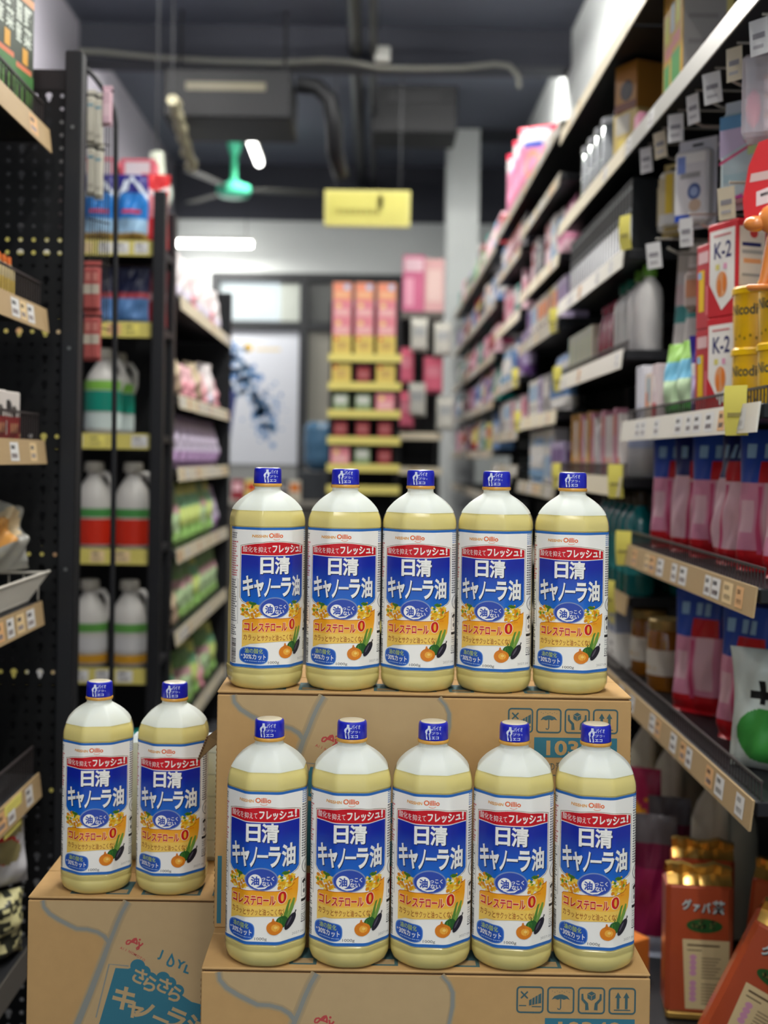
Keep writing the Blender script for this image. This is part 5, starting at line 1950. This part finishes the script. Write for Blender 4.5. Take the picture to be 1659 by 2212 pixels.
for nm, lab in (('green', [(.06, .24, C(196, 210, 206, .4)), (.26, .50, C(16, 130, 110, .35)), (.51, .62, C(120, 176, 70, .4))]), ('red', [(.04, .34, C(196, 44, 24, .35)), (.36, .46, C(70, 140, 70, .4))]), ('yellow', [(.04, .14, C(190, 140, 40, .4)), (.18, .34, C(196, 196, 196, .4)), (.40, .50, C(90, 150, 70, .4))])):
    PROTO['jug_' + nm] = bottle('jug_bottle', .052, .245, C(196, 194, 188, .3), C(176, 172, 160, .4), lab, 'jug', .85)
GS = 'goods on the end stand'
PROTO['dark_crate'] = carton('added_blocker', .30, .24, .40, C(22, 23, 26, .6), [('r', .1, .9, .1, .16, C(60, 60, 62, .6))])  # added dark box that blocks the bright wall behind the perforated holes
put('dark_crate', (xs1 - .475, YS + .16, TS[5][0] + .0005), 0, 'added dark crate on the top rail, behind the perforated panel', 'crate', GS)
def sput(key, t, px, look, cat, dy=.0, rz=0.0):
    Y = YS + .07 + dy
    return put(key, (P(px, 900, Y).x, Y, TS[t][0] + .0005), rz, look, cat, GS)
sput('blue_deter', 5, 209, 'blue detergent pouch, outer of two on the end stand', 'pouch')
sput('blue_deter', 5, 279, 'blue detergent pouch beside the red pouch', 'pouch')
sput('red_deter', 5, 326, 'bright red pouch at the stand corner', 'pouch', .075, .2)
sput('pink_back', 5, 212, 'pinkish red carton rising behind blue pouches, outer one', 'carton', .15)
sput('pink_back', 5, 294, 'pinkish red carton rising behind blue pouches, by the corner', 'carton', .155)
sput('navy_deter', 4, 212, 'navy pouch, outer one on the second rail', 'pouch')
sput('navy_deter', 4, 282, 'navy pouch beside the dark red pouch', 'pouch')
sput('dred_deter', 4, 245, 'dark red pouch between two navy pouches', 'pouch', .085)
sput('dred_deter', 4, 326, 'dark red pouch at the corner of second rail', 'pouch', .07)
sput('jug_green', 3, 222, 'white jug with green and teal label in front', 'jug', 0, .1)
sput('jug_green', 3, 252, 'white jug with teal label standing behind', 'jug', .15)
sput('jug_red', 2, 206, 'white jug with red label, outer of two', 'jug', .0, -.2)
sput('jug_red', 2, 290, 'white jug with red label, beside the stand post', 'jug')
sput('jug_yellow', 1, 200, 'white jug with yellow label, outer of two', 'jug')
sput('jug_yellow', 1, 286, 'white jug with yellow label, beside the stand post', 'jug')
for k, px in enumerate((183, 250, 317)):
    g = GENK[('gc_cream', 'gc_yellow', 'gc_teal')[k]]
    put(g[0], (P(px, 1500, YS + .06).x, YS + .06, TS[0][0] + .0005), 0, g[1] + ' on the bottom of the end stand', 'carton', GS)

# --- shelving behind the end stand
TG = [(CH - .88, .36, 'cream', 0, .2), (CH - .56, .36, 'cream', 0, .4), (CH - .30, .36, 'cream', 0, .4), (CH - .04, .36, 'cream', 0, .5), (CH + .19, .36, 'cream', 0, .5), (CH + .50, .36, 'cream', 0, .3)]
gb_ = bay('black shelving bay running back behind the end stand', (XLF, 4.60, 0), PI / 2, 1.36, .41, CH + .68, TG)
mb = MB()
mb.box(.682, .712, -.01, .41, 0, CH + .69, M_shelf, .003)
mb.build('end_panel', gb_, smooth=0)
mb = MB()
tag_p = None
big = [('lime_pouch', bandpaint([(.3, C(150, 196, 110, .35)), (.6, C(190, 206, 120, .35)), (.8, C(120, 170, 130, .35)), (1, C(206, 210, 110, .35))]), .14, .205),
       ('leaf_pouch', bandpaint([(.25, C(130, 166, 96, .35)), (.55, C(170, 196, 150, .35)), (.7, C(186, 150, 150, .35)), (1, C(120, 156, 100, .35))]), .15, .20),
       ('violet_pouch', bandpaint([(.3, C(170, 140, 180, .35)), (.6, C(196, 186, 206, .35)), (1, C(150, 136, 160, .35))]), .13, .18),
       ('white_pack', bandpaint([(.3, C(206, 200, 214, .35)), (1, C(222, 216, 216, .35))]), .15, .17),
       ('rose_pack', bandpaint([(.5, C(206, 140, 150, .35)), (1, C(214, 170, 176, .35))]), .13, .12),
       ('beige_pack', bandpaint([(.5, C(150, 130, 110, .4)), (1, C(186, 170, 140, .4))]), .12, .15)]
for k, (nm, pt, w, h) in enumerate(big):
    PROTO[nm] = pouch('soft_pack', w, h, .08, pt, seed=60 + k, wob=.8)
lk2 = {'lime_pouch': 'lime green soft pack', 'leaf_pouch': 'leaf green soft pack', 'violet_pouch': 'lilac soft pack', 'white_pack': 'white soft pack', 'rose_pack': 'rose soft pack', 'beige_pack': 'beige soft pack'}
rows = {5: ['white_pack', 'white_pack', 'rose_pack', 'white_pack', 'white_pack', 'rose_pack', 'white_pack'],
        4: ['beige_pack', 'rose_pack', 'rose_pack', 'beige_pack', 'rose_pack', 'white_pack', 'rose_pack'],
        3: ['violet_pouch', 'violet_pouch', 'violet_pouch', 'violet_pouch', 'violet_pouch', 'violet_pouch', 'violet_pouch'],
        2: ['leaf_pouch', 'lime_pouch', 'lime_pouch', 'lime_pouch', 'leaf_pouch', 'lime_pouch', 'violet_pouch'],
        1: ['beige_pack', 'leaf_pouch', 'leaf_pouch', 'lime_pouch', 'leaf_pouch', 'leaf_pouch', 'leaf_pouch'],
        0: ['lime_pouch', 'rose_pack', 'leaf_pouch', 'lime_pouch', 'rose_pack', 'leaf_pouch', 'lime_pouch']}
tn = ['deck', 'low shelf', 'third shelf up', 'fourth shelf up', 'fifth shelf up', 'top shelf']
for t, ks in rows.items():
    for k, key in enumerate(ks):
        Y = 4.06 + k * .165
        put(key, (XLF - .055, Y, TG[t][0] + .0005), PI / 2 - .25, '%s, %s from the end stand on the %s' % (lk2[key], ORD[k], tn[t]), 'soft pack', 'soft packs behind the end stand')
# ------------------------------------------------------------------ far end of the aisle
# stand with yellow rails
YR = 7.0
xr0, xr1 = P(708, 800, YR).x, P(868, 800, YR).x
zr = lambda py: P(785, py, YR).z
TR = [(.20, .28, 'yellow', 0, 0), (zr(1050), .28, 'yellow', 0, 0), (zr(1003), .28, 'yellow', 0, 0), (zr(944), .28, 'yellow', 0, 0), (zr(886), .28, 'yellow', 0, 0), (zr(826), .28, 'yellow', 0, 0), (zr(765), .28, 'yellow', 0, 0)]
bay('yellow railed stand at the far end of the aisle', ((xr0 + xr1) / 2, YR, 0), 0, xr1 - xr0, .34, zr(640), TR)
GF = 'goods on the far stand'
PROTO.update({
    'f_pink': carton('carton', .105, .07, .098, C(214, 130, 140, .4), [('r', .1, .9, .1, .5, C(222, 170, 170, .4)), ('e', .3, .7, .14, .14, C(226, 200, 120, .4))]),
    'f_orange': carton('carton', .105, .07, .098, C(222, 140, 110, .4), [('r', .1, .9, .1, .5, C(226, 170, 130, .4)), ('r', .6, .9, .6, .9, BLUEL)]),
    'f_yellow': carton('carton', .105, .07, .105, C(214, 190, 96, .4), [('r', .2, .8, .25, .7, C(190, 160, 90, .4)), ('r', .1, .3, .75, .9, REDM)]),
    'f_red': carton('carton', .075, .06, .09, C(130, 40, 46, .4), [('r', .1, .9, .3, .7, C(160, 90, 90, .4))]),
    'f_green': carton('carton', .085, .06, .09, C(130, 150, 110, .4), [('r', .1, .9, .4, .9, C(196, 200, 190, .4))]),
})
for lv in range(4):
    for k in range(3):
        key = ('f_yellow', 'f_pink', 'f_pink', 'f_orange')[lv]
        look = ('yellow carton', 'pink carton', 'pink carton', 'orange carton')[lv]
        if lv == 2 and k == 1:
            key, look = 'f_pink', 'pink carton'
        z = TR[6][0] + .0005 + (0, .106, .205, .304)[lv]
        put(key, (xr0 + .075 + k * .125, YR + .06, z), 0, '%s, %s layer, %s column of the far stand pile' % (look, ('lowest', 'second', 'third', 'topmost')[lv], ORD[k]), 'carton', GF)
for t, ks in ((5, ['f_yellow', 'f_red', 'f_yellow']), (4, ['f_green', 'f_green', 'f_pink']), (3, ['f_red', 'f_red', 'f_red']), (2, ['f_pink', 'f_green', 'f_red'])):
    for k, key in enumerate(ks):
        put(key, (xr0 + .075 + k * .125, YR + .06, TR[t][0] + .0005), 0, '%s carton, %s along the %s rail from below on the far stand' % ({'f_yellow': 'yellow', 'f_red': 'dark red', 'f_green': 'greenish', 'f_pink': 'pink'}[key], ORD[k], ORD[t]), 'carton', GF)
# side stand with hanging packs
YH = 7.5
xh0, xh1 = P(862, 800, YH).x, P(958, 800, YH).x
hz = lambda py: P(900, py, YH).z
TH = [(.25, .30, 'dark', 0, 0), (hz(1010), .30, 'cream', 0, .5), (hz(935), .30, 'cream', 0, .5), (hz(674), .30, 'dark', 0, 0)]
hb = bay('dark stand of hanging packs beside the yellow railed stand', ((xh0 + xh1) / 2, YH, 0), 0, xh1 - xh0, .34, hz(600), TH)
PROTO.update({
    'f_big_pink': carton('carton', .13, .12, .34, C(190, 96, 130, .4), [('r', .05, .95, .72, .95, C(214, 180, 190, .4)), ('r', .1, .5, .1, .6, C(214, 150, 170, .4))]),
    'f_big_pale': carton('carton', .115, .12, .32, C(206, 160, 160, .4), [('r', .1, .9, .2, .8, C(216, 186, 180, .4))]),
    'f_hang_pink': hangpack('hanging_bag', .115, .22, .04, C(206, 96, 120, .4), [('r', .1, .9, .5, .85, C(216, 130, 146, .4))]),
    'f_hang_pale': hangpack('hanging_bag', .10, .20, .04, C(196, 196, 186, .4), [('r', .1, .9, .5, .85, C(166, 170, 170, .4))]),
})
put('f_big_pink', (xh0 + .08, YH + .06, TH[3][0] + .0005), 0, 'tall magenta carton on the dark stand, by the aisle', 'carton', GF)
put('f_big_pale', (xh0 + .205, YH + .06, TH[3][0] + .0005), 0, 'tall pale pink carton on the dark stand', 'carton', GF)
for k, (px, py, key, lk) in enumerate(((872, 830, 'f_hang_pink', 'pink hanging bag, highest by the aisle'), (935, 850, 'f_hang_pink', 'pink hanging bag nearer the pillar'), (872, 925, 'f_hang_pink', 'pink hanging bag, lowest by the aisle'),
                                       (905, 760, 'f_hang_pale', 'pale hanging bag above the pink ones'), (955, 770, 'f_hang_pale', 'pale hanging bag nearest the pillar'), (900, 900, 'f_hang_pale', 'pale hanging bag among the pink ones'),
                                       (960, 930, 'f_hang_pale', 'pale hanging bag low by the pillar'))):
    p = P(px, py, YH - .03)
    put(key, (p.x, YH - .03 - .01 * k, p.z), 0, lk, 'hanging bag', 'hanging bags at the far end')
    mb = MB()
    mb.tube([(p.x - ((xh0 + xh1) / 2), -.0135 - .01 * k, p.z + (.22 if 'pink' in key else .20) - .012), (p.x - ((xh0 + xh1) / 2), .325, p.z + (.22 if 'pink' in key else .20) - .012)], .003, HK, 6)
    mb.build('peg_hook', hb, smooth=0)
# counter, cartons and water bottle by the door
mb = MB()
YC = 8.4
cx0, cx1 = P(475, 1000, YC).x, P(705, 1000, YC).x
ctop = P(600, 1082, YC).z
ct = tag(empty('counter', ((cx0 + cx1) / 2, YC, 0)), 'low pale counter in front of the glass door', 'counter')
mb = MB()
mb.box(-(cx1 - cx0) / 2, (cx1 - cx0) / 2, 0, .45, ctop - .04, ctop, C(150, 146, 136, .5), .004)
mb.build('counter_top', ct, smooth=0)
mb = MB()
mb.box(-(cx1 - cx0) / 2 + .03, (cx1 - cx0) / 2 - .03, .02, .43, 0, ctop - .04, C(96, 92, 86, .6), .004)
mb.build('counter_base', ct, smooth=0)
for k, (px, key, lk) in enumerate(((515, 'gc_red', 'reddish carton on the counter end'), (545, 'gc_yellow', 'yellow carton beside the reddish one on the counter'), (590, 'gb_white', 'white bottle on the counter'), (612, 'gc_dark', 'dark carton on the counter by the water bottle'), (638, 'gc_cream', 'cream carton on the counter nearest the water bottle'))):
    p = P(px, 1000, YC + .12)
    put(key, (p.x, YC + .12, ctop + .0005), 0, lk, 'carton' if 'gc' in key else 'bottle', 'things on the counter')
root = tag(empty('water_bottle', (P(697, 960, YC + .27).x, YC + .27, ctop)), 'big blue water cooler bottle by the glass door', 'water bottle')
mb = MB()
mb.lathe([(.07, .20), (.125, .24), (.132, .30), (.126, .33), (.132, .36), (.132, .44), (.126, .47), (.132, .50), (.10, .54)], C(70, 110, 140, .15, trans=.0, coat=.5), 24)
mb.build('bottle_body', root, smooth=50)
mb = MB()
mb.box(-.15, .15, -.15, .15, 0.0005, .205, C(60, 64, 68, .4), .01)
mb.build('cooler_stand', root, smooth=20)
# poster on the door glass
mb = MB()
pz0, pz1 = P(570, 1003, YE).z, P(570, 712, YE).z
px0, px1 = P(494, 850, YE).x, P(651, 850, YE).x
mb.box(px0, px1, YE + .020, YE + .024, pz0, pz1, C(206, 210, 218, .5))
f = Flat()
rp = random.Random(5)
PB = [C(96, 140, 190, .5), C(70, 120, 180, .5), C(130, 166, 204, .5)]
W_, H_ = px1 - px0, pz1 - pz0
for i in range(170):
    a = rp.random()
    x = .02 + .55 * a + rp.gauss(0, .06)
    y = .80 - .50 * a + rp.gauss(0, .08)
    f.ell(min(.96, max(.03, x)) * W_, y * H_, rp.uniform(.008, .03), rp.uniform(.008, .03), PB[i % 3], 10)
for i in range(34):
    f.ell((.55 + rp.gauss(0, .16)) * W_, (.42 + rp.gauss(0, .07)) * H_, rp.uniform(.006, .02), rp.uniform(.006, .02), PB[i % 3], 9)
f.poly([(0, .05 * H_), (.05 * W_, .3 * H_), (.10 * W_, .5 * H_), (.04 * W_, .6 * H_), (0, .6 * H_)], C(50, 60, 120, .5))
f.ell(.25 * W_, .865 * H_, .035, .035, C(222, 180, 60, .5), 18)
f.rect(.36 * W_, .70 * W_, .845 * H_, .865 * H_, C(216, 196, 150, .5))
mb.flat(f, lambda u, v: (px0 + u, YE + .0195, pz0 + v))
tag(mb.build('poster', smooth=0), 'white poster with blue leafy tree on the glass door', 'poster')
# hanging yellow sign
YG = 7.4
sx0, sx1 = P(701, 450, YG).x, P(886, 450, YG).x
sz0, sz1 = P(790, 490, YG).z, P(790, 412, YG).z
root = tag(empty('hanging_sign', ((sx0 + sx1) / 2, YG, sz0)), 'yellow sign board hanging over the aisle', 'sign')
mb = MB()
w, h = sx1 - sx0, sz1 - sz0
mb.box(-w / 2, w / 2, -.012, .012, 0, h, C(200, 194, 116, .45), .003)
f = Flat()
f.rect(-w * .46, w * .46, h * .08, h * .92, C(190, 184, 96, .45))
for k in range(8):
    x = -w * .36 + k * w * .066
    f.rect(x, x + w * .045, h * .34, h * .38, C(190, 100, 56, .5))
    f.rect(x + w * .018, x + w * .027, h * .32, h * .48, C(190, 100, 56, .5))
    f.rect(x, x + w * .045, h * .43, h * .47, C(190, 100, 56, .5))
f.rect(w * .12, w * .18, h * .5, h * .86, C(206, 204, 170, .45))
mb.flat(f, lambda u, v: (u, -.0124, v))
mb.build('sign_board', root, smooth=0)
for x in (-w * .38, w * .38):
    mb = MB()
    mb.tube([(x, 0, h - .004), (x, 0, ZC - sz0)], .004, M_shelf, 6)
    mb.build('hanger_rod', root, smooth=0)

# ------------------------------------------------------------------ ceiling things
def tube_light(loc, length, along_x, power, strength, label, drop, rt=.014):
    root = tag(empty('tube_light', loc, 0 if along_x else PI / 2), label, 'ceiling light')
    mb = MB()
    mb.box(-length / 2, length / 2, -.03, .03, .022, .045, C(206, 206, 200, .5), .003)
    mb.build('housing', root, smooth=0)
    mb = MB()
    mb.tube([(-length / 2 + .02, 0, 0), (length / 2 - .02, 0, 0)], rt, emis('lamp_tube', (1, .98, .93), strength), 12)
    mb.build('lamp_tube', root, smooth=60)
    for sx in (-1, 1):
        mb = MB()
        mb.tube([(sx * length * .4, 0, .044), (sx * length * .4, 0, .044 + drop)], .003, M_shelf, 6)
        mb.build('hanger_rod', root, smooth=0)
    return root


a = P(545, 275, 7.95)
tube_light((P(547, 300, 8.4).x, 8.4, CH + 2.08), .95, False, 0, 9, 'bright tube light hanging lengthwise beside the fan', ZC - CH - 2.08 - .044, .026)
b0, b1 = P(365, 525, 9.6), P(550, 525, 9.6)
tube_light(((b0.x + b1.x) / 2, 9.6, b0.z), b1.x - b0.x, True, 0, 14, 'bright tube light lying crosswise before the white wall', ZC - b0.z - .044, .026)
area('wall_tube_light', ((b0.x + b1.x) / 2, 9.6, b0.z - .03), b1.x - b0.x, .05, 15)
area('fan_tube_light', (P(547, 300, 8.4).x, 8.4, CH + 2.05), .05, .95, 11)
for i, (tx, ty, tp) in enumerate(TUBES):
    tube_light((tx, ty, ZC - .09), 1.15, False, 0, tp * 2.6, 'ceiling tube light over the aisle, %s from the street end' % ORD[i], .044)

for i, x in enumerate((-.85, .45)):  # added lamps, unseen behind the beam, to brighten the white wall and pillar
    tube_light((x, 7.06, ZC - .066), 1.1, True, 0, 50, 'added tube light unseen behind the beam, ' + ('over the opposite side', 'over the wall shelving')[i], .02)
    area('added_beam_fill', (x, 7.06, ZC - .09), 1.1, .08, 11)

# green ceiling fan
YFN = 8.9
fc_ = P(505, 412, YFN)
root = tag(empty('ceiling_fan', (fc_.x, YFN, fc_.z)), 'green ceiling fan with three dark blades', 'fan')
FG = C(90, 210, 170, .35)
FGL = C(70, 196, 150, .35)
mb = MB()
mb.lathe([(.03, -.055), (.10, -.045), (.125, -.01), (.118, .03), (.06, .05), (.03, .075)], FG, 28)
mb.build('motor', root, smooth=50)
mb = MB()
mb.tube([(0, 0, .07), (0, 0, P(505, 290, YFN).z - fc_.z)], .022, FGL, 12)
mb.build('down_rod', root, smooth=50)
mb = MB()
zc_ = P(505, 285, YFN).z - fc_.z
mb.lathe([(.03, zc_ - .16), (.05, zc_ - .10), (.055, zc_ - .01), (.03, zc_)], FG, 20)
mb.build('canopy', root, smooth=50)
mb = MB()
mb.tube([(0, 0, zc_ - .01), (0, 0, ZC - fc_.z)], .012, M_shelf, 8)
mb.build('hanger_rod', root, smooth=0)
for k in range(3):
    an = math.radians(8 + 120 * k)
    c, s = math.cos(an), math.sin(an)
    mb = MB()
    def bf(u, v, t):
        return (u * c - v * s, u * s + v * c, .006 + t - .12 * v)
    mb.prism([(.11, -.02), (.22, -.045), (.60, -.055), (.62, 0), (.60, .055), (.22, .045), (.11, .02)], bf, .005, C(58, 58, 52, .5))
    mb.build('blade', root, smooth=0)

# dark air unit boxes
def aunit(px0_, py0_, px1_, py1_, Y, d, label, slot):
    A, B = P(px0_, py1_, Y), P(px1_, py0_, Y)
    root = tag(empty('air_unit', ((A.x + B.x) / 2, Y, A.z)), label, 'air conditioner')
    w_, h_ = B.x - A.x, B.z - A.z
    mb = MB()
    mb.box(-w_ / 2, w_ / 2, 0, d, 0, h_, C(26, 27, 29, .6), .01)
    mb.build('casing', root, smooth=0)
    mb = MB()
    mb.box(-w_ * .32, w_ * .30, -.004, .002, h_ * .55, h_ * .72, slot)
    mb.build('air_vent', root, smooth=0)
    for sx in (-1, 1):
        mb = MB()
        mb.tube([(sx * w_ * .42, d * .5, h_ - .002), (sx * w_ * .42, d * .5, ZC - A.z)], .008, M_shelf, 8)
        mb.build('hanger_rod', root, smooth=0)
    return root


aunit(350, 150, 630, 252, 6.3, .5, 'dark grey air unit under the ceiling over the opposite aisle side', C(96, 92, 76, .5))
aunit(800, 165, 990, 285, 7.8, .4, 'dark box shaped air unit above the wall shelving', C(30, 31, 33, .5))
for k, (x, r) in enumerate(((-.125, .038), (-.03, .022))):
    mb = MB()
    mb.tube([(x, 4.6, ZC - .14), (x, 9.95, ZC - .14 - .05 * k)], r, C(34, 35, 38, .4), 12)
    tag(mb.build('ceiling_pipe', smooth=60), ('thick black pipe running along the ceiling over the aisle', 'thin black pipe beside the thick ceiling pipe')[k], 'pipe')
mb = MB()
mb.tube([P(641, 182, 6.5), P(685, 187, 6.5), P(712, 215, 6.5), P(722, 260, 6.5), P(724, 330, 6.6), P(735, 372, 6.9)], .045, C(30, 31, 33, .5), 12)
tag(mb.build('flexible_duct', smooth=60), 'black flexible duct curving down beside the air unit', 'duct')
mb = MB()
pts = [P(a_, b_, 6.72) for a_, b_ in ((60, 108), (215, 112), (340, 124), (470, 132), (600, 135), (700, 130), (760, 134), (820, 146), (900, 148), (1000, 146), (1070, 138), (1100, 142), (1120, 165), (1122, 190))]
mb.tube(pts, .014, C(130, 130, 122, .5), 10)
tag(mb.build('conduit', smooth=60), 'pale conduit pipe crossing below the ceiling beam', 'conduit')
PROTO['jbox'] = lambda: (lambda m: (m.box(-.042, .042, -.03, .03, -.04, .04, C(206, 206, 198, .5), .008), m.build('junction_box', smooth=20))[1])(MB())
p = P(826, 124, 6.72)
put('jbox', (p.x, 6.672, p.z), 0, 'small white junction box by the black pipes', 'junction box')
p = P(145, 108, 6.72)
put('jbox', (p.x, 6.672, p.z), 0, 'small white junction box above the perforated panel', 'junction box')


def make_spot():
    root = empty('spotlight')
    mb = MB()
    mb.tube([(0, 0, .03), (.012, 0, -.10)], .030, C(190, 196, 178, .4), 14)
    mb.build('lamp_body', root, smooth=50)
    mb = MB()
    mb.lathe([(.02, -.21), (.045, -.19), (.052, -.15), (.045, -.11), (.02, -.10)], C(196, 210, 198, .4), 16, 1, 1, .02, 0)
    mb.build('lamp_head', root, smooth=50)
    mb = MB()
    mb.tube([(0, 0, .02), (0, 0, 1.2)], .004, M_shelf, 6)
    mb.build('hanger_rod', root, smooth=0)
    return root


p = P(338, 345, 5.4)
sp_ = make_spot()
sp_.location = (p.x, 5.4, p.z)
for ch in sp_.children:
    if ch.name.startswith('hanger_rod'):
        ch.scale = (1, 1, (ZC - p.z) / 1.2)
tag(sp_, 'pale spotlight hanging above the end stand', 'spotlight')
mb = MB()
pts, rad = [], []
for i in range(15):
    t = i / 14
    q = P(372 + 44 * t, 215 + 145 * t, 6.0 + .8 * t)
    pts.append((q.x + .012 * math.sin(i * 2.1), q.y, q.z))
    rad.append(.026 + .010 * math.sin(i * 2.4))
mb.tube(pts, rad, C(160, 155, 128, .6, noise=.2, scale=30), 10)
q = P(372, 215, 6.0)
mb.tube([pts[0], (q.x, 6.0, ZC)], .003, M_shelf, 6)
tag(mb.build('wrapped_cable', smooth=60), 'cream wrapped cable sloping down from the ceiling', 'cable')
